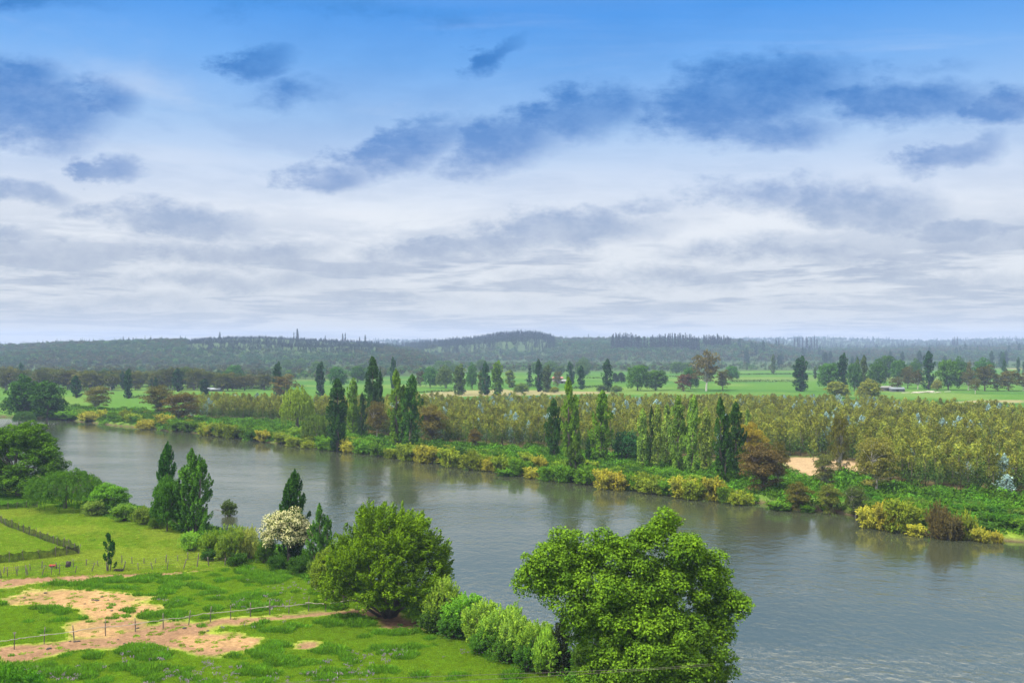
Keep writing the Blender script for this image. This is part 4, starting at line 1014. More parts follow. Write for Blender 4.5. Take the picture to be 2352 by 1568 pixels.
def along(P, t):
    s = np.concatenate([[0], np.cumsum(np.hypot(*np.diff(P, axis=0).T))]); return np.array([np.interp(t * s[-1], s, P[:, 0]), np.interp(t * s[-1], s, P[:, 1])])
FV = gpoly([(150, 964), (340, 985), (600, 1014), (860, 1042), (1100, 1074), (1340, 1106), (1600, 1141), (1750, 1156)], WATER)
for q in range(150):
    p = along(FV, (q + random.uniform(-.5, .5)) / 150 * .99 + .004); off = random.uniform(1.5, 18); y = p[1] + off; x = p[0] + random.uniform(-2, 2)
    vb = 800 + (CAM_H) / y * F; u = 1176 + F * x / y; hpx = random.uniform(2.2, 4.2) / y * F
    put('bank_shrub', 'shrub', u, vb, vb - hpx, random.uniform(4.5, 7.5) / y * F, 'green shrub filling the tangle between the waterline shrubs and the plantation', 'shrub', random.choice([C_GRN, (.075, .15, .02), (.14, .22, .025), (.06, .13, .018), C_YG, (.05, .11, .02)]), 'green shrubs filling the far bank')
FW = gpoly([(2010, 1203), (2080, 1217), (2150, 1228), (2250, 1237), (2352, 1245), (2450, 1256)], WATER)
for q in range(60):
    p = along(FW, random.uniform(0, 1)); off = random.uniform(3, 22); y = p[1] + off; x = p[0] + off * .25; vb = 800 + CAM_H / y * F; u = 1176 + F * x / y; hpx = random.uniform(1.6, 3.2) / y * F
    put('bank_shrub', 'shrub', u, vb, vb - hpx, random.uniform(4, 8) / y * F, 'leafy shrub in the bright green tangle on the bank at the right edge', 'shrub', random.choice([(.06, .15, .018), (.08, .17, .018), (.05, .12, .02), (.10, .17, .03)]), 'leafy shrubs at the right edge of the far bank')
# ---- meadow trees beyond the plantation
PF = [(175, 913, 862, 25), (296, 915, 845, 26), (408, 899, 845, 25), (357, 905, 864, 13), (470, 907, 869, 25), (47, 872, 831, 19), (640, 912, 829, 26), (738, 909, 829, 27), (902, 892, 817, 20), (1114, 908, 827, 26), (1145, 909, 826, 34, C_MID),
      (1236, 900, 822, 25), (1308, 882, 829, 24), (1335, 894, 839, 20), (1396, 899, 824, 26), (1843, 898, 816, 40), (1939, 895, 809, 28), (2133, 895, 806, 29)]
row('poplar_far', 'poplar_tree', 'poplar', 'dark columnar poplar standing in the meadows, # dark one from the left', PF, (.020, .058, .022), 'dark poplars in the meadows')
PP = [(1059, 908, 834, 36), (1105, 907, 849, 18), (1172, 890, 848, 26, (.11, .16, .04)), (1259, 901, 837, 28, (.05, .085, .03)), (1985, 894, 815, 19), (1970, 892, 820, 14), (1776, 857, 813, 12), (1873, 870, 840, 10)]
row('poplar_far', 'poplar_tree', 'poplar', 'pale green poplar standing in the meadows, # pale one from the left', PP, (.07, .12, .04), 'pale poplars in the meadows')
PH = [(255, 896, 854, 23), (282, 895, 852, 15), (368, 889, 849, 18), (382, 888, 851, 18), (350, 893, 862, 22), (435, 890, 852, 17), (503, 889, 848, 15), (2305, 851, 808, 15), (2306, 878, 822, 14), (2339, 863, 819, 9), (2352, 858, 830, 9), (1500, 0, 0, 0)][:-1]
row('poplar_far', 'poplar_tree', 'poplar', 'bluish hazy poplar at the back of the fields, # hazy one from the left', PH, (.030, .075, .038), 'hazy poplars behind the fields')
RF = [(526, 887, 846, 40), (556, 885, 858, 28), (537, 877, 835, 40), (774, 888, 839, 47), (822, 878, 837, 42), (842, 876, 842, 30), (988, 891, 838, 38), (1024, 892, 841, 44, (.09, .14, .045)), (1085, 895, 835, 28), (1464, 897, 834, 54, (.055, .135, .02)), (1506, 897, 846, 56, (.05, .125, .02)), (1586, 894, 840, 44),
      (1681, 873, 838, 37), (1902, 892, 829, 54), (1962, 897, 829, 38), (2017, 892, 829, 46), (2034, 877, 812, 44), (2065, 884, 822, 46), (2105, 881, 826, 34), (2178, 896, 821, 60, (.055, .135, .022)), (2205, 886, 822, 42), (2262, 881, 824, 56), (1200, 905, 880, 40, (.09, .14, .04)), (1385, 900, 884, 30, (.06, .10, .03)), (1417, 902, 885, 32, (.09, .14, .04))]
row('round_far', 'broadleaf_tree', 'tree', 'round crowned green tree in the meadows, # round one from the left', RF, (.045, .115, .026), 'round trees in the meadows')
RL = [(1922, 914, 873, 58), (2000, 920, 872, 60), (2154, 897, 872, 26), (315, 895, 882, 16), (1275, 903, 888, 24)]
row('round_far', 'broadleaf_tree', 'tree', 'lime green leafy tree at the field edge, # lime one from the left', RL, (.17, .19, .035), 'lime green trees at the field edge')
EF = [(652, 917, 857, 62, C_RUST), (965, 888, 849, 24, (.06, .055, .03)), (1280, 888, 850, 26), (1570, 899, 856, 44, (.10, .06, .04)), (1660, 896, 847, 38), (2085, 892, 838, 36), (2108, 894, 846, 36), (2060, 898, 862, 34), (2224, 897, 846, 36), (2224, 881, 828, 22), (2262, 898, 835, 56), (2317, 898, 847, 52), (2350, 898, 854, 34), (2292, 898, 858, 34), (2240, 904, 866, 26)]
row('euc_far', 'eucalyptus_tree', 'eucalyptus', 'brown gum tree beside the meadows, # brown one from the left', EF, (.082, .084, .028), 'brown gums beside the meadows')
one('euc_far', 'eucalyptus_tree', 1622, 898, 799, 68, 'very tall brown gum with white forked trunk rising above the meadow trees', 'eucalyptus', (.085, .070, .030), var=0)
one('conifer', 'pine_tree', 1217, 889, 839, 24, 'dark blue green conifer left of a meadow poplar', 'conifer', (.02, .045, .035))
for q, it in enumerate([(1413, 880, 854, 16), (1427, 880, 853, 20)]):
    one('round_far', 'umbrella_pine', *it, ['left', 'right'][q] + ' umbrella shaped dark tree of the small pair in the open meadow', 'pine', (.03, .055, .03), 'umbrella trees in the meadow')
# brown wood behind the left meadow
bw = []
for q in range(86):
    u = -10 + q * 7.4 + random.uniform(-5, 5)
    top = np.interp(u, [0, 100, 200, 300, 420, 520, 640], [842, 846, 850, 850, 840, 856, 862]) + random.uniform(-4, 9)
    bw.append((u, random.uniform(884, 898), top, random.uniform(34, 52)))
for q, it in enumerate(bw):
    c = random.choice([(.070, .082, .026), (.085, .085, .030), (.055, .070, .024), (.08, .095, .026), (.045, .075, .024)])
    put('euc_far', 'eucalyptus_tree', *it, 'brown gum in the long belt of trees behind the left meadow', 'eucalyptus', c, 'belt of brown gums behind the left meadow')
# bare crest pines
for q, it in enumerate([(683, 777, 754, 12, 'lone tall pine on the crest of the left hill, clearly the tallest on the skyline'), (675, 778, 762, 5, 'tiny slim pine next to the lone tall crest pine'), (505, 778, 762, 11, 'bushy dark pine on the left hill crest'), (787, 783, 765, 8, 'left pine of the crest pair right of the lone tall one'), (793, 784, 764, 6, 'right pine of the crest pair right of the lone tall one'),
                        (839, 787, 769, 11, 'last separate pine where the left hill runs down'), (826, 787, 773, 7, 'small pine near the right foot of the left hill crest'), (747, 781, 770, 5, 'tiny pine halfway along the left hill crest'), (283, 788, 772, 7, 'left one of three small pines on the wooded left crest'), (296, 788, 774, 8, 'middle one of three small pines on the wooded left crest'), (306, 788, 775, 5, 'right one of three small pines on the wooded left crest'),
                        (414, 784, 770, 6, 'small pine where the broadleaf crest meets the young pines')]):
    u, vb, vt, w_, lb = it
    D = 2140.0; rx, ry, rz = ray(u, vb); x = rx * D; y = ry * D; z = gz1(x, y); cm, tm, H, W = PROTO['conifer'][q % 3]
    root = link(bpy.data.objects.new('pine_tree', None)); root.location = (x, y, z - 2); hh = CAM_H + (800 - vt) / F * D - z + 2; hh = max(hh, 6)
    root.scale = (w_ * D / F / W,) * 2 + (hh / H,); root['label'] = lb; root['category'] = 'pine'; root['group'] = 'pines on the hill crest'
    for me, pn in ((cm, 'crown'), (tm, 'trunk')): o = link(bpy.data.objects.new(pn, me), root); o.color = (.018, .03, .022, 1)
# tall pine stands on the central ridge
def stand(u0, u1, tops, D, n, label, group):
    for q in range(n):
        u = u0 + (u1 - u0) * (q + random.uniform(-.4, .4)) / max(n - 1, 1); d = D * random.uniform(.985, 1.015)
        rx, ry, rz = ray(u, 800); x = rx * d; y = ry * d; z = gz1(x, y)
        vt = np.interp(u, [t[0] for t in tops], [t[1] for t in tops]) + random.uniform(-1, 5)
        cm, tm, H, W = PROTO['conifer'][random.choice([0, 1])]
        hh = max(CAM_H + (800 - vt) / F * d - z + 1, 12)
        root = link(bpy.data.objects.new('pine_tree', None)); root.location = (x, y, z - 1); root.scale = (random.uniform(1.1, 1.7),) * 2 + (hh / H,); root.rotation_euler.z = random.uniform(0, 6)
        root['label'] = label; root['category'] = 'pine'; root['group'] = group
        for me, pn in ((cm, 'crown'), (tm, 'trunk')): o = link(bpy.data.objects.new(pn, me), root); o.color = (.016, .027, .022, 1)
stand(1120, 1268, [(1100, 772), (1150, 762), (1200, 760), (1268, 766)], 2500, 40, 'tall dark pine in the stand capping the central wooded ridge', 'pines capping the central ridge')
stand(1406, 1486, [(1406, 764), (1450, 763), (1486, 775)], 2200, 22, 'tall dark pine in the left skyline stand right of the central ridge', 'left skyline pine stand')
stand(1494, 1606, [(1494, 770), (1530, 765), (1580, 764), (1606, 772)], 2200, 30, 'tall dark pine in the dense middle skyline stand', 'middle skyline pine stand')
stand(1616, 1677, [(1616, 768), (1650, 766), (1677, 772)], 2300, 17, 'tall dark pine in the open right skyline stand', 'right skyline pine stand')
stand(1824, 1877, [(1824, 772), (1850, 771), (1877, 770)], 3000, 9, 'small distant pine in the clump on the pale right ridge', 'clump of pines on the pale ridge')
stand(1778, 1790, [(1778, 776), (1790, 773)], 2700, 2, 'hazy pine of the pair left of the pale ridge clump', 'pair of hazy pines')
stand(2189, 2198, [(2189, 773), (2198, 773)], 3300, 3, 'tiny pine of the trio far right on the skyline', 'trio of far pines')
for q in range(46):
    u = random.uniform(1690, 2350); D = random.uniform(1500, 2600); rx, ry, rz = ray(u, 800); x = rx * D; y = ry * D; z = gz1(x, y)
    cm, tm, H, W = random.choice(PROTO['poplar_far']); root = link(bpy.data.objects.new('poplar_tree', None)); root.location = (x, y, z - 1)
    s_ = random.uniform(.9, 1.4); root.scale = (s_ * 1.3, s_ * 1.3, s_ * random.uniform(.8, 1.15)); root['label'] = 'hazy dark poplar scattered over the woods before the pale right ridge'; root['category'] = 'poplar'; root['group'] = 'hazy poplars below the right ridge'
    for me, pn in ((cm, 'crown'), (tm, 'trunk')): o = link(bpy.data.objects.new(pn, me), root); o.color = (.022, .055, .035, 1)
for q in range(26):
    u = random.uniform(560, 1700); D = random.uniform(1080, 1450); rx, ry, rz = ray(u, 800); x = rx * D; y = ry * D; z = gz1(x, y)
    cm, tm, H, W = random.choice(PROTO['round_far']); root = link(bpy.data.objects.new('broadleaf_tree', None)); root.location = (x, y, z - 1)
    s_ = random.uniform(.8, 1.25); root.scale = (s_, s_, s_ * random.uniform(.8, 1.05)); root['label'] = 'soft green round tree among the hazy woods beyond the central fields'; root['category'] = 'tree'; root['group'] = 'round trees beyond the central fields'
    for me, pn in ((cm, 'crown'), (tm, 'trunk')): o = link(bpy.data.objects.new(pn, me), root); o.color = (.06, .12, .03, 1)

# ---- the nearest plantation trees
X, Y, Hh, sil, near_i = PLT
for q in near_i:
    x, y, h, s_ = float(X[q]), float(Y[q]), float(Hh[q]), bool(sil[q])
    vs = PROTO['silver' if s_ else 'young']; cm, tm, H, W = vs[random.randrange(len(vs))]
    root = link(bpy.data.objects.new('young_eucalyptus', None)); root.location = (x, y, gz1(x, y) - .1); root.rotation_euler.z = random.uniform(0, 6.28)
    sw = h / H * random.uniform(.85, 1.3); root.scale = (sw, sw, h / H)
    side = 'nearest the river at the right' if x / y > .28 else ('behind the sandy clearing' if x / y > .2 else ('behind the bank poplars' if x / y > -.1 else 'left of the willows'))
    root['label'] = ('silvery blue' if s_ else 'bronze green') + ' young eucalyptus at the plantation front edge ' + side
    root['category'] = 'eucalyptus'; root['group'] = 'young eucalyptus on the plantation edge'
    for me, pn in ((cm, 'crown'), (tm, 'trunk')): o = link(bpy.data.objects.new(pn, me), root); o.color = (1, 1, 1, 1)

# ---- near bank
one('left_tree', 'broadleaf_tree', 42, 1140, 963, 222, 'big dense green tree on the near bank at the left edge', 'tree', (.072, .165, .014), rot=0)
one('near_willow', 'willow_tree', 150, 1172, 1076, 176, 'dark green weeping willow bush beside the big left tree', 'willow', (.060, .145, .018))
one('near_round', 'shrub', 250, 1180, 1112, 92, 'round bright leafy bush right of the near willow', 'bush', (.075, .165, .018))
NB = [(215, 1186, 1140, 70, (0.204, 0.272, 0.059)), (285, 1200, 1146, 84, (0.133, 0.223, 0.037)), (330, 1208, 1150, 62, (0.188, 0.272, 0.052)), (360, 1216, 1172, 50, (0.110, 0.198, 0.030))]
row('near_bush', 'shrub', 'shrub', 'fuzzy yellowish shrub between willow and near poplars, # from the left', NB, C_YG, 'shrubs between willow and poplars')
one('near_poplar', 'poplar_tree', 386, 1204, 1012, 62, 'tall dark poplar, left one of the near bank pair', 'poplar', (.034, .095, .018), var=1, rot=0)
one('near_poplar', 'poplar_tree', 440, 1226, 1029, 96, 'wide dark poplar, right one of the near bank pair', 'poplar', (.060, .140, .020), var=0, rot=0)
one('near_round', 'broadleaf_tree', 384, 1222, 1098, 74, 'brighter green low tree at the foot of the near poplar pair', 'tree', (.045, .125, .014))
NC = [(440, 1268, 1206, 66, (0.172, 0.305, 0.042)), (486, 1284, 1200, 74, (0.157, 0.256, 0.036)), (530, 1290, 1184, 92, (0.188, 0.272, 0.045)), (572, 1288, 1188, 70, (0.298, 0.346, 0.104)), (610, 1296, 1222, 60, (0.094, 0.190, 0.030))]
row('near_bush', 'shrub', 'shrub', 'soft green shrub left of the blossoming tree, # from the left', NC, C_YG, 'shrubs left of the blossoming tree')
one('near_poplar', 'poplar_tree', 678, 1296, 1076, 84, 'dark poplar rising behind the white blossoming tree', 'poplar', (.030, .088, .018), var=1, rot=0)
one('near_poplar', 'poplar_tree', 734, 1312, 1154, 68, 'leaning dark poplar with spiky shoots right of the blossoms', 'poplar', (.055, .125, .020), var=2, rot=0)
one('blossom_tree', 'blossoming_tree', 662, 1300, 1163, 132, 'small tree covered in cream white blossom on the near bank', 'tree', (.07, .12, .03))
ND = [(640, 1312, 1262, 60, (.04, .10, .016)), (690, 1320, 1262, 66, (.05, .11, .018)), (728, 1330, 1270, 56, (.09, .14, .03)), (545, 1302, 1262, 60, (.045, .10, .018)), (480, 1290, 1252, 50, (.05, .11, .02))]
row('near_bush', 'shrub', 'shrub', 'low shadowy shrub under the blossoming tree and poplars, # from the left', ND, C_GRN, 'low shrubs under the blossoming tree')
one('bank_ash', 'broadleaf_tree', 892, 1412, 1148, 312, 'wide feathery bright green tree at the corner of the rail fence', 'tree', (.125, .232, .014), rot=0)
one('near_round', 'shrub', 762, 1374, 1262, 106, 'yellow green bushy growth on the left flank of the feathery tree', 'bush', (.12, .20, .022))
NE = [(985, 1428, 1320, 84, (0.141, 0.281, 0.033)), (1022, 1440, 1306, 76, (0.196, 0.314, 0.045)), (1062, 1456, 1340, 80, (0.149, 0.305, 0.033)), (1104, 1474, 1352, 74, (0.219, 0.330, 0.050)), (1146, 1492, 1366, 78, (0.188, 0.297, 0.045)), (1186, 1512, 1376, 74, (0.235, 0.346, 0.056)), (1228, 1530, 1402, 78, (0.212, 0.338, 0.045)), (1256, 1546, 1424, 54, (0.188, 0.314, 0.045)), (1000, 1448, 1376, 64, (.055, .12, .02)), (1166, 1518, 1446, 60, (.06, .13, .02)), (1212, 1540, 1462, 60, (.055, .12, .02)), (1040, 1462, 1396, 60, (0.078, 0.181, 0.027)), (1120, 1496, 1424, 66, (0.078, 0.190, 0.027))]
row('sprig_bush', 'shrub', 'shrub', 'light green sprig shrub along the near bank before the big tree, # from the left', [(a[0], a[1], a[2], a[3] * 1.5, a[4]) for a in NE], C_YG, 'sprig shrubs leading to the big tree')
one('column', 'cypress_tree', 1293, 1548, 1408, 50, 'dark narrow cypress-like bush close left of the big tree', 'bush', (.018, .028, .014))
one('cottonwood', 'broadleaf_tree', 1455, 1664, 1196, 536, 'largest and nearest tree, broad bright green crown over the river at the bottom', 'tree', (.102, .190, .018), rot=0)
one('near_bush', 'shrub', 1345, 1560, 1440, 84, 'light green leafy shrub under the left side of the big tree', 'shrub', (.10, .185, .03))
one('sprig_bush', 'shrub', 1652, 1612, 1518, 56, 'thin wispy sapling at the right foot of the big tree', 'shrub', (.08, .11, .04))
one('near_bush', 'shrub', 22, 1618, 1506, 150, 'leafy bramble bush in the bottom left corner', 'bush', (.065, .175, .012))
one('near_bush', 'shrub', 60, 1622, 1532, 110, 'second bramble bush right of the one in the bottom left corner', 'bush', (.06, .165, .012))
one('sapling', 'sapling_tree', 248, 1316, 1222, 40, 'slender young poplar sapling standing alone in the wire fence line', 'sapling', (.022, .075, .020), rot=0)
one('near_bush', 'island_shrub', 526, 1184, 1138, 46, 'small leafy shrub growing out of the open river', 'shrub', (.085, .13, .03), z0=WATER)
def driftwood():
    g = Geo(); limb(g, [0, 0, 0], [-1.9, .2, .45], .07, .03, .1, 6, 6); limb(g, [-1.1, 0, .25], [-1.7, -.3, .75], .03, .015, .1, 4, 5); limb(g, [0, 0, 0], [1.6, .3, -.1], .08, .05, 0, 5, 6)
    return g.mesh('driftwood', [MAT['post']], True)
o = link(bpy.data.objects.new('driftwood', driftwood())); x, y = gp(516, 1176, WATER); o.location = (x, y - .6, WATER + .1); o['label'] = 'dead branch lying in the water by the island shrub'; o['category'] = 'branch'

# weed tussocks in the upper pasture
for q, (u, v, s_) in enumerate([(129, 1237, 1.3), (141, 1229, 1.0), (173, 1233, .9), (192, 1234, .9), (216, 1243, 1.1), (291, 1257, 1.1), (293, 1262, 1.0), (311, 1253, 1.0), (304, 1268, .8), (151, 1275, .9), (278, 1243, .7), (72, 1221, .7), (299, 1245, .8), (337, 1406, 1.5)]):
    x, y = gp(u, v); o = bpy.data.objects.new('tussock', None); link(o); o.location = (x, y, gz1(x, y) - .05); o.scale = (s_ * .9, s_ * .9, s_ * .7); o['category'] = 'tussock'
    o['label'] = 'dark weed clump beside the rail fence on the bare patch' if q == 13 else 'dark grassy tussock in the upper pasture, ' + ORD[sorted([129, 141, 173, 192, 216, 291, 293, 311, 304, 151, 278, 72, 299]).index(u)] + ' from the left'
    o['group'] = 'tussocks in the pasture'
    c = link(bpy.data.objects.new('blades', rich[3 + q % 2]), o)

# ---- fences
def post_mesh(h, r, k=0):
    g = Geo(); n = 5; b = rng.normal(size=2) * .04
    tube(g, [[b[0] * math.sin(t * 3), b[1] * math.sin(t * 2.4), -.35 + (h + .35) * t] for t in np.linspace(0, 1, n)], [r * 1.1, r, r * 1.05, r * .92, r * .85], 7)
    return g.mesh('post', [MAT['post']], False)
def fence_root(name, label, p):
    o = link(bpy.data.objects.new(name, None)); o.location = (p[0], p[1], gz1(*p)); o['label'] = label; o['category'] = 'fence'; return o
def rel(root, x, y, z): return (x - root.location.x, y - root.location.y, z - root.location.z)
def add_posts(root, pts, h, r, lean=.09, hvar=.15):
    tops = []
    for (u, v) in pts:
        x, y = gp(u, v); z = gz1(x, y); hh = h * random.uniform(1 - hvar, 1 + hvar)
        o = link(bpy.data.objects.new('post', post_mesh(hh, r * random.uniform(.8, 1.2))), root)
        o.location = rel(root, x, y, z); lx, ly = random.gauss(0, lean), random.gauss(0, lean); o.rotation_euler = (lx, ly, random.uniform(0, 6))
        tops.append((x, y, z, hh))
    return tops
# rail fence
RP = [(-66, 1504), (-20, 1497)] + k5(0, [(115, 1298), (360, 1255), (603, 1225), (860, 1190), (1100, 1157), (1328, 1128), (1535, 1100), (1713, 1078), (1878, 1063), (2038, 1040)]) + k5(1, [(113, 1028), (270, 1012), (428, 988), (567, 985), (715, 965), (826, 955)]) + [(852, 1388)]
rf = fence_root('rail_fence', 'rustic fence with one pale wavy pole rail across the near paddock', gp(*RP[8]))
tops = add_posts(rf, RP, 1.62, .055, .05, .08)
for a, b in zip(tops[:-1], tops[1:]):
    g = Geo()
    A = np.array(rel(rf, a[0], a[1], a[2] + a[3] * .56)); B = np.array(rel(rf, b[0], b[1], b[2] + b[3] * .56)); d = (B - A) / np.linalg.norm(B - A)
    A = A - d * .35 + [0, -.07, random.uniform(-.05, .05)]; B = B + d * .35 + [0, -.07, random.uniform(-.05, .05)]
    P = [A + (B - A) * t + np.array([0, rng.normal() * .03, math.sin(t * 6 + a[0]) * .03 + rng.normal() * .02]) for t in np.linspace(0, 1, 9)]
    tube(g, P, np.linspace(.042, .028, 9), 6)
    link(bpy.data.objects.new('rail', g.mesh('rail', [MAT['rail']], True)), rf)
# wire fences
MAT['wire'] = wood_mat('rusty wire', (.05, .04, .035), (.12, .10, .09), 5, .6)
def wires(root, tops, fr, r=.008, nm='wire'):
    for f_ in fr:
        g = Geo()
        P = [rel(root, t[0], t[1], t[2] + t[3] * f_) for t in tops]
        PP_ = []
        for a, b in zip(P[:-1], P[1:]): PP_ += [a, tuple((np.array(a) + np.array(b)) / 2 - [0, 0, .04])]
        PP_.append(P[-1]); tube(g, PP_, [r] * len(PP_), 4)
        link(bpy.data.objects.new(nm, g.mesh(nm, [MAT['wire']])), root)
LW = k5(0, [(-120, 745), (-60, 735), (10, 728), (62, 718), (140, 715), (215, 712), (228, 708), (345, 706), (415, 703), (485, 700), (610, 694), (745, 682), (870, 676), (1000, 672), (1130, 664), (1240, 664), (1360, 660), (1490, 655), (1600, 640), (1700, 632), (1830, 624), (1960, 614), (2083, 604)])
w1_ = fence_root('wire_fence', 'lower wire fence of crooked dark posts along the dirt track', gp(*LW[8])); t_ = add_posts(w1_, LW, 1.25, .06, .13, .2); wires(w1_, t_, (.35, .65, .9))
UW = k5(0, [(-60, 700), (30, 690), (140, 678), (245, 666), (340, 656), (457, 650), (600, 642), (700, 634), (800, 638), (990, 622), (1075, 620), (1170, 612), (1260, 608), (1350, 602), (1445, 590), (1530, 578), (1620, 566)])
w2_ = fence_root('wire_fence', 'upper wire fence of short dark posts at the foot of the pasture', gp(*UW[6])); t_ = add_posts(w2_, UW, 1.05, .06, .06, .25); wires(w2_, t_, (.5, .88))
# shade net fences
mn, nt, out = new_mat('black shade net')
tcn = N(nt, 'ShaderNodeTexCoord'); nn = N(nt, 'ShaderNodeTexNoise'); nn.inputs['Scale'].default_value = 1.4; nn.inputs['Detail'].default_value = 4; nt.links.new(tcn.outputs['Object'], nn.inputs['Vector'])
df = N(nt, 'ShaderNodeBsdfDiffuse'); nt.links.new(mixc(nt, nn.outputs['Fac'], (.010, .011, .009), (.034, .034, .026)), df.inputs[0])
tp = N(nt, 'ShaderNodeBsdfTransparent'); ms = N(nt, 'ShaderNodeMixShader'); mrn = N(nt, 'ShaderNodeMapRange'); mrn.inputs[1].default_value = .3; mrn.inputs[2].default_value = .7; mrn.inputs[3].default_value = .45; mrn.inputs[4].default_value = .85
nt.links.new(nn.outputs['Fac'], mrn.inputs[0]); nt.links.new(mrn.outputs[0], ms.inputs[0]); nt.links.new(tp.outputs[0], ms.inputs[1]); nt.links.new(df.outputs[0], ms.inputs[2]); nt.links.new(ms.outputs[0], out.inputs[0])
def net(root, tops):
    g = Geo(); V = []; Fq = []
    cols = []
    for a, b in zip(tops[:-1], tops[1:]):
        for s_ in np.linspace(0, 1, 9)[:-1]:
            cols.append((a[0] + (b[0] - a[0]) * s_, a[1] + (b[1] - a[1]) * s_, a[2] + (b[2] - a[2]) * s_, (a[3] + (b[3] - a[3]) * s_) * (.9 - .22 * math.sin(PI * s_) * random.uniform(.5, 1.2)), s_))
    cols.append((*tops[-1][:3], tops[-1][3] * .9, 0))
    for x, y, z, h, s_ in cols:
        for q in range(4): V.append(rel(root, x + rng.normal() * .03, y + rng.normal() * .03 + .09 * math.sin(q * 1.2 + x), z + h * q / 3 * (1 if q else 0) + .03))
    for q in range(len(cols) - 1):
        for r_ in range(3): Fq.append((q * 4 + r_, q * 4 + 4 + r_, q * 4 + 5 + r_, q * 4 + 1 + r_))
    g.add(np.array(V), np.array(Fq)); link(bpy.data.objects.new('net', g.mesh('net', [mn])), root)
NP = [(-50, 1182), (-20, 1193), (4, 1203), (14, 1208), (27, 1214), (40, 1220), (54, 1226), (66, 1232), (80, 1237), (93, 1243), (108, 1248), (122, 1253), (134, 1259), (147, 1262), (160, 1267), (172, 1271), (181, 1277), (154, 1281), (128, 1285), (92, 1290), (55, 1293), (20, 1297), (-15, 1300), (-50, 1303)]
nf = fence_root('net_fence', 'black shade net fence on leaning stakes with a corner in the pasture', gp(*NP[16])); t_ = add_posts(nf, NP, 1.5, .05, .1, .12); net(nf, t_)
NQ = [(-40, 1176), (-5, 1173), (19, 1172), (38, 1171), (62, 1169), (86, 1168)]
nf2 = fence_root('net_fence', 'short black net fence below the big left tree', gp(*NQ[3])); t_ = add_posts(nf2, NQ, 1.35, .05, .08, .1); net(nf2, t_)

# ---- wheelbarrow and scrap in the pasture strip
def simple(name, c0, rough=.5, metal=0.0, c1=None):
    m, nt, out = new_mat(name); tc = N(nt, 'ShaderNodeTexCoord'); no = N(nt, 'ShaderNodeTexNoise'); no.inputs['Scale'].default_value = 4; no.inputs['Detail'].default_value = 5; nt.links.new(tc.outputs['Object'], no.inputs['Vector'])
    b = N(nt, 'ShaderNodeBsdfPrincipled'); nt.links.new(mixc(nt, no.outputs['Fac'], c0, c1 or tuple(v * .55 for v in c0)), b.inputs['Base Color']); b.inputs['Roughness'].default_value = rough; b.inputs['Metallic'].default_value = metal
    nt.links.new(b.outputs[0], out.inputs[0]); return m
MAT['red'] = simple('worn red paint', (.34, .03, .012)); MAT['grey'] = simple('galvanised steel', (.35, .36, .37), .5, .3); MAT['rubber'] = simple('black rubber', (.02, .02, .02), .8); MAT['darkwood'] = simple('dark weathered boards', (.035, .026, .022), .9)
def barrow():
    x, y = gp(120, 1310); root = link(bpy.data.objects.new('wheelbarrow', None)); root.location = (x, y, gz1(x, y)); root['label'] = 'red wheelbarrow standing behind the lower wire fence'; root['category'] = 'wheelbarrow'
    g = Geo(); ring0 = [(-.25, -.18, .35), (.3, -.18, .35), (.3, .18, .35), (-.25, .18, .35)]; ring1 = [(-.5, -.38, .78), (.62, -.38, .72), (.62, .38, .72), (-.5, .38, .78)]
    ring2 = [(-.47, -.35, .78), (.59, -.35, .72), (.59, .35, .72), (-.47, .35, .78)]; ring3 = [(-.23, -.16, .38), (.28, -.16, .38), (.28, .16, .38), (-.23, .16, .38)]
    V = ring0 + ring1 + ring2 + ring3; Fq = [(0, 3, 2, 1)] + [(q, (q + 1) % 4, 4 + (q + 1) % 4, 4 + q) for q in range(4)] + [(4 + q, 4 + (q + 1) % 4, 8 + (q + 1) % 4, 8 + q) for q in range(4)] + [(8 + q, 8 + (q + 1) % 4, 12 + (q + 1) % 4, 12 + q) for q in range(4)] + [(12, 13, 14, 15)]
    g.add(np.array(V) * 1.25, np.array(Fq)); link(bpy.data.objects.new('tray', g.mesh('tray', [MAT['red']])), root)
    for s_ in (-1, 1):
        g = Geo(); tube(g, np.array([(.85, s_ * .1, .22), (.2, s_ * .22, .38), (-.6, s_ * .3, .55), (-1.35, s_ * .33, .68)]) * 1.25, [.028] * 4, 6); link(bpy.data.objects.new('handle', g.mesh('handle', [MAT['darkwood']])), root)
        g = Geo(); tube(g, np.array([(-.45, s_ * .27, .5), (-.5, s_ * .28, .0), (-.3, s_ * .28, .0), (-.2, s_ * .22, .42)]) * 1.25, [.022] * 4, 6); link(bpy.data.objects.new('leg', g.mesh('leg', [MAT['grey']])), root)
    g = Geo(); tube(g, [(1.05 + .24 * math.cos(t), 0, .25 + .24 * math.sin(t)) for t in np.linspace(0, 2 * PI, 17)], [.055] * 17, 6); link(bpy.data.objects.new('tyre', g.mesh('tyre', [MAT['rubber']])), root)
    g = Geo(); tube(g, [(1.05, -.06, .25), (1.05, .06, .25)], [.09, .09], 8); link(bpy.data.objects.new('hub', g.mesh('hub', [MAT['grey']])), root)
    root.rotation_euler.z = .15; root.scale = (.62,) * 3
barrow()
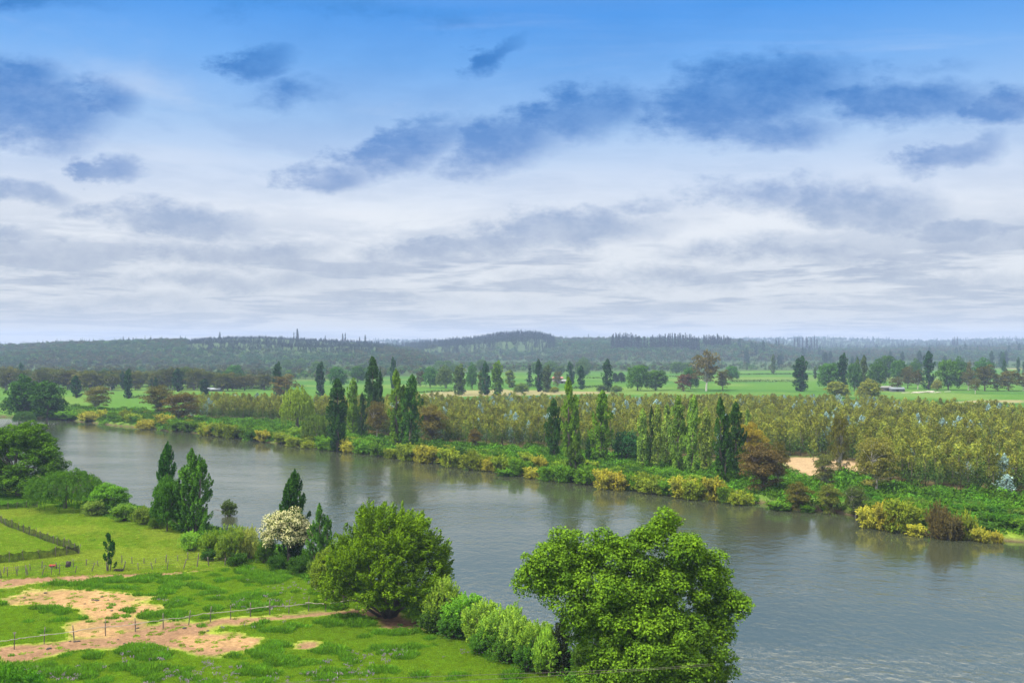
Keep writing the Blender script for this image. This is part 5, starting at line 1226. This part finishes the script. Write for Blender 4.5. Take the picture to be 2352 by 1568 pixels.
def boardbox(name, u, v, sx, sy, sz, rz, label, cat, tilt=0):
    x, y = gp(u, v); root = link(bpy.data.objects.new(name, None)); root.location = (x, y, gz1(x, y) + .02); root.rotation_euler = (0, tilt, rz); root['label'] = label; root['category'] = cat
    def bx(nm, cx, cy, cz, a, b, c):
        V = [(cx + i * a, cy + j * b, cz + k * c) for k in (-.5, .5) for i, j in ((-.5, -.5), (.5, -.5), (.5, .5), (-.5, .5))]
        g = Geo(); g.add(np.array(V), np.array([(3, 2, 1, 0), (4, 5, 6, 7), (0, 1, 5, 4), (1, 2, 6, 5), (2, 3, 7, 6), (3, 0, 4, 7)])); link(bpy.data.objects.new(nm, g.mesh(nm, [MAT['darkwood']])), root)
    t = .04
    bx('bottom_board', 0, 0, t / 2, sx, sy, t)
    bx('side_board', 0, -sy / 2 + t / 2, sz / 2 + t, sx, t, sz); bx('side_board', 0, sy / 2 - t / 2, sz / 2 + t, sx, t, sz)
    bx('end_board', -sx / 2 + t / 2, 0, sz / 2 + t, t, sy - 2.2 * t, sz); bx('end_board', sx / 2 - t / 2, 0, sz / 2 + t, t, sy - 2.2 * t, sz)
boardbox('feed_trough', 272, 1316, 1.1, .4, .25, .05, 'low dark wooden trough on the ground by the wire fence', 'trough')
boardbox('crate', 156, 1306, .62, .6, .7, .3, 'dark upright wooden crate standing in weeds right of the wheelbarrow', 'crate', .15)
# dung and stones on the bare patches
def lump(seed):
    g = Geo(); n = 8; r_ = np.random.default_rng(seed)
    V = []; Fq = []
    for a_ in range(5):
        ph = a_ / 4 * PI
        for b_ in range(n): V.append((math.sin(ph) * math.cos(b_ / n * 2 * PI) * r_.uniform(.7, 1.1), math.sin(ph) * math.sin(b_ / n * 2 * PI) * r_.uniform(.7, 1.1), (math.cos(ph) * .5 + .3) * r_.uniform(.8, 1.1)))
    for a_ in range(4):
        for b_ in range(n): Fq.append((a_ * n + b_, a_ * n + (b_ + 1) % n, (a_ + 1) * n + (b_ + 1) % n, (a_ + 1) * n + b_))
    g.add(np.array(V), np.array(Fq)); return g.mesh('clod', [MAT['darkwood']], True)
cl_ = [lump(s_) for s_ in range(3)]
for (u, v, s_) in k5(0, [(610, 1238), (640, 1236), (385, 1298), (400, 1292), (960, 1222), (775, 910), (790, 914), (755, 908), (910, 988), (500, 962), (830, 882), (1690, 1148), (570, 1235), (200, 890), (370, 846), (1500, 1128), (690, 940), (880, 905), (1010, 1252), (1120, 1128)]) and [(a[0], a[1], random.uniform(.1, .22)) for a in k5(0, [(610, 1238), (640, 1236), (385, 1298), (400, 1292), (960, 1222), (775, 910), (790, 914), (755, 908), (910, 988), (500, 962), (830, 882), (1690, 1148), (570, 1235), (200, 890), (370, 846), (1500, 1128), (690, 940), (880, 905), (1010, 1252), (1120, 1128)])]:
    x, y = gp(u, v); o = link(bpy.data.objects.new('clod', random.choice(cl_))); o.location = (x, y, gz1(x, y)); o.scale = (s_ * 1.4, s_ * 1.2, s_ * .7); o.rotation_euler.z = random.uniform(0, 6)
    o['label'] = 'small dark clod lying on the bare earth of the paddock'; o['category'] = 'clod'; o['group'] = 'clods on the bare earth'

# ---- animals and farm bits in the far meadows
def animal(u, v, L, H, color, label, cat, face=1, head='up'):
    x, y = gp(u, v); g = Geo(); f_ = face
    zl = H * .52
    tube(g, [(-L * .42 * f_, 0, H * .74), (-L * .3 * f_, 0, H * .74), (0, 0, H * .70), (L * .28 * f_, 0, H * .74), (L * .36 * f_, 0, H * .78)], [H * .12, H * .2, H * .21, H * .2, H * .13], 10)
    hz_ = H * 1.12 if head == 'up' else H * .22
    tube(g, [(L * .3 * f_, 0, H * .8), (L * .46 * f_, 0, (H * .9 + hz_) / 2), (L * .52 * f_, 0, hz_)], [H * .14, H * .09, H * .08], 8)
    tube(g, [(L * .5 * f_, 0, hz_), (L * .62 * f_, 0, hz_ - H * .1), (L * .68 * f_, 0, hz_ - H * .16)], [H * .085, H * .06, H * .04], 8)
    for sx in (-.32, .27):
        for sy in (-1, 1):
            tube(g, [(L * sx * f_, sy * H * .1, H * .68), (L * (sx + .015) * f_, sy * H * .11, H * .36), (L * (sx - .01) * f_, sy * H * .11, 0)], [H * .1, H * .045, H * .035], 7)
    tube(g, [(-L * .44 * f_, 0, H * .8), (-L * .5 * f_, 0, H * .55), (-L * .5 * f_, 0, H * .3)], [H * .03, H * .035, H * .02], 5)
    for sy in (-1, 1): tube(g, [(L * .5 * f_, sy * H * .05, hz_ + H * .04), (L * .49 * f_, sy * H * .07, hz_ + H * .14)], [H * .025, H * .008], 5)
    o = link(bpy.data.objects.new(cat, g.mesh(cat, [simple(label[:20], color, .8)], True))); o.location = (x, y, gz1(x, y)); o['label'] = label; o['category'] = cat
animal(258, 905, 2.5, 1.5, (.03, .025, .02), 'dark horse grazing alone in the field left of a poplar', 'horse', -1, 'down')
animal(542, 893, 2.3, 1.45, (.14, .045, .025), 'reddish brown cow standing in the far left meadow', 'cow', 1, 'down')
animal(446, 895, 2.2, 1.4, (.02, .018, .016), 'black cow standing near the small dark poplar', 'cow', -1, 'up')
def shed(u, v, wd, dp, ht, rc, wc, label, rz=0):
    x, y = gp(u, v); root = link(bpy.data.objects.new('farm_shed', None)); root.location = (x, y, gz1(x, y)); root.rotation_euler.z = rz; root['label'] = label; root['category'] = 'shed'
    a, b = wd / 2, dp / 2
    g = Geo(); V = [(-a, -b, 0), (a, -b, 0), (a, b, 0), (-a, b, 0), (-a, -b, ht), (a, -b, ht), (a, b, ht), (-a, b, ht)]; g.add(np.array(V), np.array([(0, 1, 5, 4), (1, 2, 6, 5), (2, 3, 7, 6), (3, 0, 4, 7)])); link(bpy.data.objects.new('wall', g.mesh('wall', [simple('shed wall', wc, .8)])), root)
    g = Geo(); rh = ht + dp * .22; V = [(-a - .3, -b - .4, ht - .05), (a + .3, -b - .4, ht - .05), (a + .3, 0, rh), (-a - .3, 0, rh), (a + .3, b + .4, ht - .05), (-a - .3, b + .4, ht - .05), (-a - .3, -b - .4, ht - .15), (a + .3, -b - .4, ht - .15)]
    g.add(np.array(V), np.array([(0, 1, 2, 3), (3, 2, 4, 5), (6, 7, 1, 0), (3, 5, 0, 3)])); link(bpy.data.objects.new('roof', g.mesh('roof', [simple('sheet roof', rc, .6)])), root)
    g = Geo(); V = [(-a * .3, -b - .03, 0), (a * .1, -b - .03, 0), (a * .1, -b - .03, ht * .75), (-a * .3, -b - .03, ht * .75)]; g.add(np.array(V), np.array([(0, 1, 2, 3)])); link(bpy.data.objects.new('door', g.mesh('door', [MAT['darkwood']])), root)
shed(2036, 897, 8, 5, 2.4, (.17, .17, .16), (.10, .09, .08), 'low farm shed with pale roof by the lime tree in the right meadow', .3)
shed(2060, 899, 9, 5, 2.0, (.13, .16, .18), (.10, .11, .12), 'long pale blue grey roofed shelter right of the low farm shed', 0)
shed(1281, 876, 9, 6, 3.0, (.26, .09, .06), (.22, .20, .18), 'small house with red roof behind the brown meadow tree', .1)
shed(1291, 880, 8, 5, 2.2, (.22, .22, .22), (.16, .16, .15), 'white roofed shed next to the red roofed house', .1)
shed(493, 898, 9, 5, 1.4, (.16, .19, .22), (.12, .13, .14), 'low pale blue hut in the far left meadow', 0)
def logs(u, v, n, label):
    x, y = gp(u, v); root = link(bpy.data.objects.new('log_pile', None)); root.location = (x, y, gz1(x, y)); root['label'] = label; root['category'] = 'log pile'
    for q in range(n):
        g = Geo(); cx = random.gauss(0, 8); cyy = random.gauss(0, 1.2); an = random.gauss(0, .3); L = random.uniform(3, 7); r_ = random.uniform(.16, .3); z = r_ + random.choice([0, .35, .7])
        P = [(cx + L / 2 * s_ * math.cos(an), cyy + L / 2 * s_ * math.sin(an), z + .1 * s_) for s_ in (-1, 0, 1)]; tube(g, P, [r_, r_ * .95, r_ * .85], 8); link(bpy.data.objects.new('log', g.mesh('log', [MAT['pale']], True)), root)
logs(2116, 902, 26, 'heap of pale felled logs in the right meadow before the trees')
# hedge lines in the far fields
def hedge(u0, v0, u1, v1, label, h=1.6):
    a = np.array(gp(u0, v0)); b = np.array(gp(u1, v1)); L = np.linalg.norm(b - a); n = int(L * 9); g = Geo(); t = rng.uniform(0, 1, n)
    p = a[None] + (b - a)[None] * t[:, None] + rng.normal(size=(n, 2)) * 1.0; hh = h * (.5 + fbm(p[:, 0], p[:, 1], 12, 8, 2)); z = ground_z(p[:, 0], p[:, 1]) + hh * rng.uniform(0, 1, n)
    c = np.stack([p[:, 0], p[:, 1], z], 1) - np.array([a[0], a[1], 0]); leaf_quads(g, c, rng.normal(size=(n, 3)) + UP * .6, .9, .7)
    o = link(bpy.data.objects.new('hedge', g.mesh('hedge', [MAT['leaf']]))); o.location = (a[0], a[1], 0); o.color = (.045, .075, .022, 1); o['label'] = label; o['category'] = 'hedge'; o['group'] = 'hedges between the far fields'
hedge(1760, 877, 1830, 877, 'dark hedge line across the field left of the right poplar'); hedge(1680, 878, 1760, 876, 'hedge line between the tall gum and the right field'); hedge(1176, 890, 1232, 887, 'low hedge left of the central conifer'); hedge(1310, 893, 1392, 888, 'low hedge between two central poplars')
hedge(960, 902, 1050, 899, 'ragged hedge behind the tan stubble strip', 1.2); hedge(300, 914, 350, 911, 'short ragged hedge right of the left field poplar', 1.2); hedge(1330, 869, 1560, 866, 'long faint hedge behind the central field', 1.4); hedge(1700, 861, 1900, 858, 'faint hedge at the back of the right fields', 1.4); hedge(560, 893, 700, 888, 'hedge at the back of the left meadow')

# ---- overhead wires at the very bottom of the view
def cable(pts, dist, label):
    g = Geo(); P = []
    for (u, v), d in zip(pts, dist):
        rx, ry, rz = ray(u, v); P.append((rx * d, ry * d, CAM_H + rz * d))
    P = np.array(P); tt = np.linspace(0, len(P) - 1, 25); Q = np.stack([np.interp(tt, range(len(P)), P[:, q]) for q in range(3)], 1)
    tube(g, Q, [.010] * 25, 5); o = link(bpy.data.objects.new('overhead_cable', g.mesh('overhead_cable', [MAT['wire']]))); o['label'] = label; o['category'] = 'cable'; o['group'] = 'overhead cables at the bottom'
cable([(500, 1578), (724, 1562), (1000, 1552), (1250, 1544), (1500, 1534), (1640, 1523), (2000, 1490)][:6], [52, 53, 54, 55, 56, 57], 'upper thin cable crossing in front of the big tree')
cable([(700, 1585), (940, 1568), (1200, 1555), (1400, 1543), (1560, 1533), (1640, 1527)], [51, 52, 53, 54, 55, 56], 'lower thin cable crossing in front of the big tree')
SUN_E=5.0; SKY_UP=3.4; HAZE=.00013; HAZE_C=(.44,.58,.88,1); EXPO=0.8
# ================================================================ light, sky, haze, camera
SUN_EL, SUN_AZ = math.radians(56), math.radians(-115)      # azimuth from +Y towards +X
sd = bpy.data.lights.new('sun', 'SUN'); sd.energy = SUN_E; sd.angle = math.radians(9); sd.color = (1.0, .94, .80)
so = link(bpy.data.objects.new('sun', sd))
dv = Vector((math.sin(SUN_AZ) * math.cos(SUN_EL), math.cos(SUN_AZ) * math.cos(SUN_EL), math.sin(SUN_EL)))
so.rotation_euler = dv.to_track_quat('Z', 'Y').to_euler(); so.location = (0, 0, 160)

w = bpy.data.worlds.new('World'); scene.world = w; w.use_nodes = True
nt = w.node_tree; nt.nodes.clear()
out = nt.nodes.new('ShaderNodeOutputWorld'); bg = nt.nodes.new('ShaderNodeBackground'); nt.links.new(bg.outputs[0], out.inputs[0])
BG = .1; bg.inputs['Strength'].default_value = BG
sky = nt.nodes.new('ShaderNodeTexSky'); sky.sky_type = 'NISHITA'; sky.sun_disc = False; sky.sun_elevation = SUN_EL; sky.sun_rotation = SUN_AZ % (2 * PI)
sky.air_density = 1.0; sky.dust_density = 1.5; sky.altitude = 50
tc = nt.nodes.new('ShaderNodeTexCoord')
sep = nt.nodes.new('ShaderNodeSeparateXYZ'); nt.links.new(tc.outputs['Generated'], sep.inputs[0])
dx, dy, dz = sep.outputs
M = lambda op, a, b=None, clamp=False: mathn(nt, op, a, b, clamp)
ay = M('MAXIMUM', M('ABSOLUTE', dy), .12)
px = M('DIVIDE', dx, ay); pz = M('DIVIDE', dz, ay)      # bearing and height of the line of sight
hz = M('SQRT', M('ADD', M('MULTIPLY', dx, dx), M('MULTIPLY', dy, dy)))
el = M('DIVIDE', dz, M('MAXIMUM', hz, .02))             # tangent of elevation
# cloud-layer coordinates: where the line of sight meets a level cloud sheet
zc = M('ADD', M('MAXIMUM', dz, 0.0), .055)
cx = M('DIVIDE', dx, zc); cy = M('DIVIDE', dy, zc)
cv = nt.nodes.new('ShaderNodeCombineXYZ'); nt.links.new(cx, cv.inputs[0]); nt.links.new(cy, cv.inputs[1])
pv = nt.nodes.new('ShaderNodeCombineXYZ'); nt.links.new(px, pv.inputs[0]); nt.links.new(pz, pv.inputs[1])
def wnoise(vec, sc, det, rough, dist=0.0, scale3=None):
    if scale3 is not None:
        mp = nt.nodes.new('ShaderNodeMapping'); mp.inputs['Scale'].default_value = scale3; nt.links.new(vec, mp.inputs[0]); vec = mp.outputs[0]
    n = nt.nodes.new('ShaderNodeTexNoise'); n.inputs['Scale'].default_value = sc; n.inputs['Detail'].default_value = det; n.inputs['Roughness'].default_value = rough; n.inputs['Distortion'].default_value = dist
    nt.links.new(vec, n.inputs['Vector']); return n.outputs
def mrange(v, a, b, c=0.0, d=1.0, sm=True):
    n = nt.nodes.new('ShaderNodeMapRange'); n.interpolation_type = 'SMOOTHSTEP' if sm else 'LINEAR'
    n.inputs[1].default_value = a; n.inputs[2].default_value = b; n.inputs[3].default_value = c; n.inputs[4].default_value = d
    nt.links.new(v, n.inputs[0]); return n.outputs[0]
def lin(c): return tuple(((v / 255 + .055) / 1.055) ** 2.4 if v > 10 else v / 255 / 12.92 for v in c)
def ramp(v, stops):
    n = nt.nodes.new('ShaderNodeValToRGB'); cr = n.color_ramp
    while len(cr.elements) < len(stops): cr.elements.new(.5)
    for e, (p, c) in zip(cr.elements, stops): e.position = p; e.color = (*c, 1)
    nt.links.new(v, n.inputs[0]); return n.outputs[0]
EL = M('MULTIPLY', el, 1.0)                             # 0 .. .35 inside the picture, ramps run 0 .. 1
def E(v): return (800 - v) / F                          # picture height -> tangent
clear = ramp(EL, [(0.0, lin((212, 213, 212))), (E(740), lin((216, 218, 218))), (E(640), lin((228, 231, 234))), (E(500), lin((236, 240, 246))), (E(400), lin((204, 220, 243))), (E(280), lin((158, 197, 242))),
                  (E(150), lin((112, 175, 243))), (E(30), lin((72, 155, 240))), (.38, lin((110, 165, 240))), (.5, lin((218, 218, 216))), (1.0, lin((230, 228, 222)))])
dark = ramp(EL, [(0.0, lin((188, 194, 202))), (E(700), lin((180, 188, 200))), (E(600), lin((170, 181, 201))), (E(500), lin((158, 176, 206))), (E(420), lin((128, 158, 206))), (E(330), lin((94, 142, 206))), (E(230), lin((54, 124, 200))),
                 (E(120), lin((38, 122, 202))), (E(0), lin((48, 134, 212))), (.4, lin((90, 140, 210))), (.52, lin((180, 182, 188)))])
cr_ = nt.nodes.new('ShaderNodeMix'); cr_.data_type = 'RGBA'
# picked-out clouds: (u, v, half width, half height, slope, strength)
CL = [(60, 235, 205, 95, -.10, 1.0), (225, 215, 95, 60, -.15, .8), (60, 170, 90, 45, 0, .7), (272, 382, 66, 40, -.2, .9), (80, 448, 120, 40, -.15, .75), (600, 140, 82, 38, .15, .75), (1120, 124, 95, 26, .35, .7),
      (740, 412, 125, 46, .05, .9), (930, 345, 170, 62, .25, .9), (1130, 335, 170, 70, .15, .9), (1330, 260, 210, 66, .25, .8), (1680, 215, 300, 82, .1, 1.0), (1560, 270, 220, 50, -.15, .6), (1750, 290, 200, 46, 0, .7), (2080, 235, 230, 60, .0, .9), (2300, 250, 150, 52, .1, .95),
      (2190, 352, 125, 46, .15, .85), (1720, 450, 240, 50, .0, .7), (1980, 478, 230, 74, -.1, .85), (1320, 520, 260, 52, .05, .85), (1060, 572, 340, 40, .08, .75), (430, 520, 220, 46, -.05, .8), (520, 580, 320, 36, .0, .7),
      (120, 590, 260, 42, .03, .7), (2230, 540, 230, 36, .1, .8), (1800, 580, 300, 40, .0, .7), (1480, 470, 160, 30, 0, .4), (20, 545, 70, 26, 0, .7), (400, 640, 460, 30, 0, .55), (1500, 640, 420, 26, 0, .5), (2150, 640, 320, 28, 0, .5), (900, 690, 500, 22, 0, .4), (2000, 700, 400, 20, 0, .35), (200, 700, 400, 24, 0, .4), (30, 12, 260, 26, 0, .5), (900, 25, 300, 30, -.1, .3), (2120, 150, 160, 26, .1, .35), (700, 200, 140, 40, 0, .25)]
nz = wnoise(pv.outputs[0], 5.5, 8, .6, .0, (1, 2.0, 1)); nz2 = wnoise(pv.outputs[0], 19.0, 9, .66, .0, (1, 1.7, 1))
wx = M('ADD', M('MULTIPLY', M('SUBTRACT', nz['Fac'], .5), .9), M('MULTIPLY', M('SUBTRACT', nz2['Fac'], .5), .42))
wsep = nt.nodes.new('ShaderNodeSeparateColor'); nt.links.new(nz['Color'], wsep.inputs[0]); wsep2 = nt.nodes.new('ShaderNodeSeparateColor'); nt.links.new(nz2['Color'], wsep2.inputs[0])
def warp(p, k, a1, a2): return M('ADD', p, M('ADD', M('MULTIPLY', M('SUBTRACT', wsep.outputs[k], .5), a1), M('MULTIPLY', M('SUBTRACT', wsep2.outputs[k], .5), a2)))
px = warp(px, 0, .12, .08); pz = warp(pz, 1, .05, .036)
total = None
for (u, v, hw, hh, sl, st) in CL:
    a = M('SUBTRACT', px, (u - 1176) / F); b = M('SUBTRACT', pz, (800 - v) / F)
    b2 = M('SUBTRACT', b, M('MULTIPLY', a, sl))
    q = M('ADD', M('POWER', M('ABSOLUTE', M('MULTIPLY', a, F / hw)), 2.0), M('POWER', M('ABSOLUTE', M('MULTIPLY', b2, F / hh)), 2.0))
    val = M('MULTIPLY', M('SUBTRACT', 1.25, M('SQRT', q)), st)
    total = val if total is None else M('MAXIMUM', total, val)
fwd = mrange(dy, -.1, .2)
body = M('MULTIPLY', mrange(M('ADD', total, M('MULTIPLY', wx, 1.7)), -.1, .75), fwd)
# loose sheet clouds everywhere else
s1 = wnoise(cv.outputs[0], .55, 8, .58, .4)['Fac']; s2 = wnoise(cv.outputs[0], 2.1, 5, .55, .3)['Fac']
sheet = M('ADD', M('MULTIPLY', s1, .75), M('MULTIPLY', s2, .25))
sheetm = M('MULTIPLY', mrange(sheet, .45, .56), mrange(EL, E(640), E(470), 1.0, .22))
low = mrange(EL, E(790), E(640), .85, 1.0)
sheetm = M('MULTIPLY', sheetm, low)
dm = M('MAXIMUM', M('MULTIPLY', body, .97), M('MULTIPLY', sheetm, 1.0), True)
dm = M('MULTIPLY', dm, mrange(nz2['Fac'], .3, .7, .72, 1.08), True)
c1 = mixc(nt, dm, clear, dark)
# thin bright veils
veil = M('MULTIPLY', mrange(wnoise(cv.outputs[0], 1.0, 8, .6, .8, (.6, 1, 1))['Fac'], .5, .8), mrange(EL, E(560), E(60), .38, .3))
c2 = mixc(nt, M('MULTIPLY', veil, M('SUBTRACT', 1.0, M('MULTIPLY', dm, .75))), c1, lin((238, 240, 245)))
# overhead the overcast is brighter than what the picture shows
gain = ramp(EL, [(0.0, (1, 1, 1)), (.36, (1, 1, 1)), (.52, (SKY_UP,) * 3), (1.0, (SKY_UP,) * 3)])
c3 = mixc(nt, 1.0, c2, gain, 'MULTIPLY')
sc10 = nt.nodes.new('ShaderNodeVectorMath'); sc10.operation = 'SCALE'; sc10.inputs['Scale'].default_value = 1 / BG / 2 ** EXPO; nt.links.new(c3, sc10.inputs[0])
fin = mixc(nt, .94, sky.outputs[0], sc10.outputs[0])
nt.links.new(fin, bg.inputs[0])

# haze
if HAZE > 0:
    x0, x1, y0, y1, z0, z1 = -6200, 6200, -6200, 6200, -8, 130
    V = [(x, y, z) for z in (z0, z1) for x, y in ((x0, y0), (x1, y0), (x1, y1), (x0, y1))]
    me = bpy.data.meshes.new('haze'); me.from_pydata(V, [], [(3, 2, 1, 0), (4, 5, 6, 7), (0, 1, 5, 4), (1, 2, 6, 5), (2, 3, 7, 6), (3, 0, 4, 7)])
    mh, nt2, out2 = new_mat('pale air')
    pv2 = nt2.nodes.new('ShaderNodeVolumePrincipled'); pv2.inputs['Density'].default_value = HAZE; pv2.inputs['Color'].default_value = HAZE_C; pv2.inputs['Anisotropy'].default_value = .0
    nt2.links.new(pv2.outputs[0], out2.inputs['Volume']); me.materials.append(mh)
    ho = link(bpy.data.objects.new('haze', me)); ho['kind'] = 'stuff'; ho['label'] = 'pale blue haze over the distant land'

cam = bpy.data.cameras.new('camera'); co = link(bpy.data.objects.new('camera', cam))
cam.sensor_width = 36; cam.lens = F / 2352 * 36; cam.clip_start = .5; cam.clip_end = 30000
co.location = (0, 0, CAM_H); co.rotation_euler = (PI / 2 + PITCH, 0, 0)
scene.camera = co
scene.view_settings.view_transform = 'Standard'; scene.view_settings.look = 'None'; scene.view_settings.exposure = EXPO; scene.view_settings.gamma = 1
cy_ = scene.cycles
cy_.max_bounces = 6; cy_.diffuse_bounces = 2; cy_.glossy_bounces = 3; cy_.transmission_bounces = 2; cy_.transparent_max_bounces = 4; cy_.volume_bounces = 0
cy_.use_denoising = True
cy_.caustics_reflective = False; cy_.caustics_refractive = False
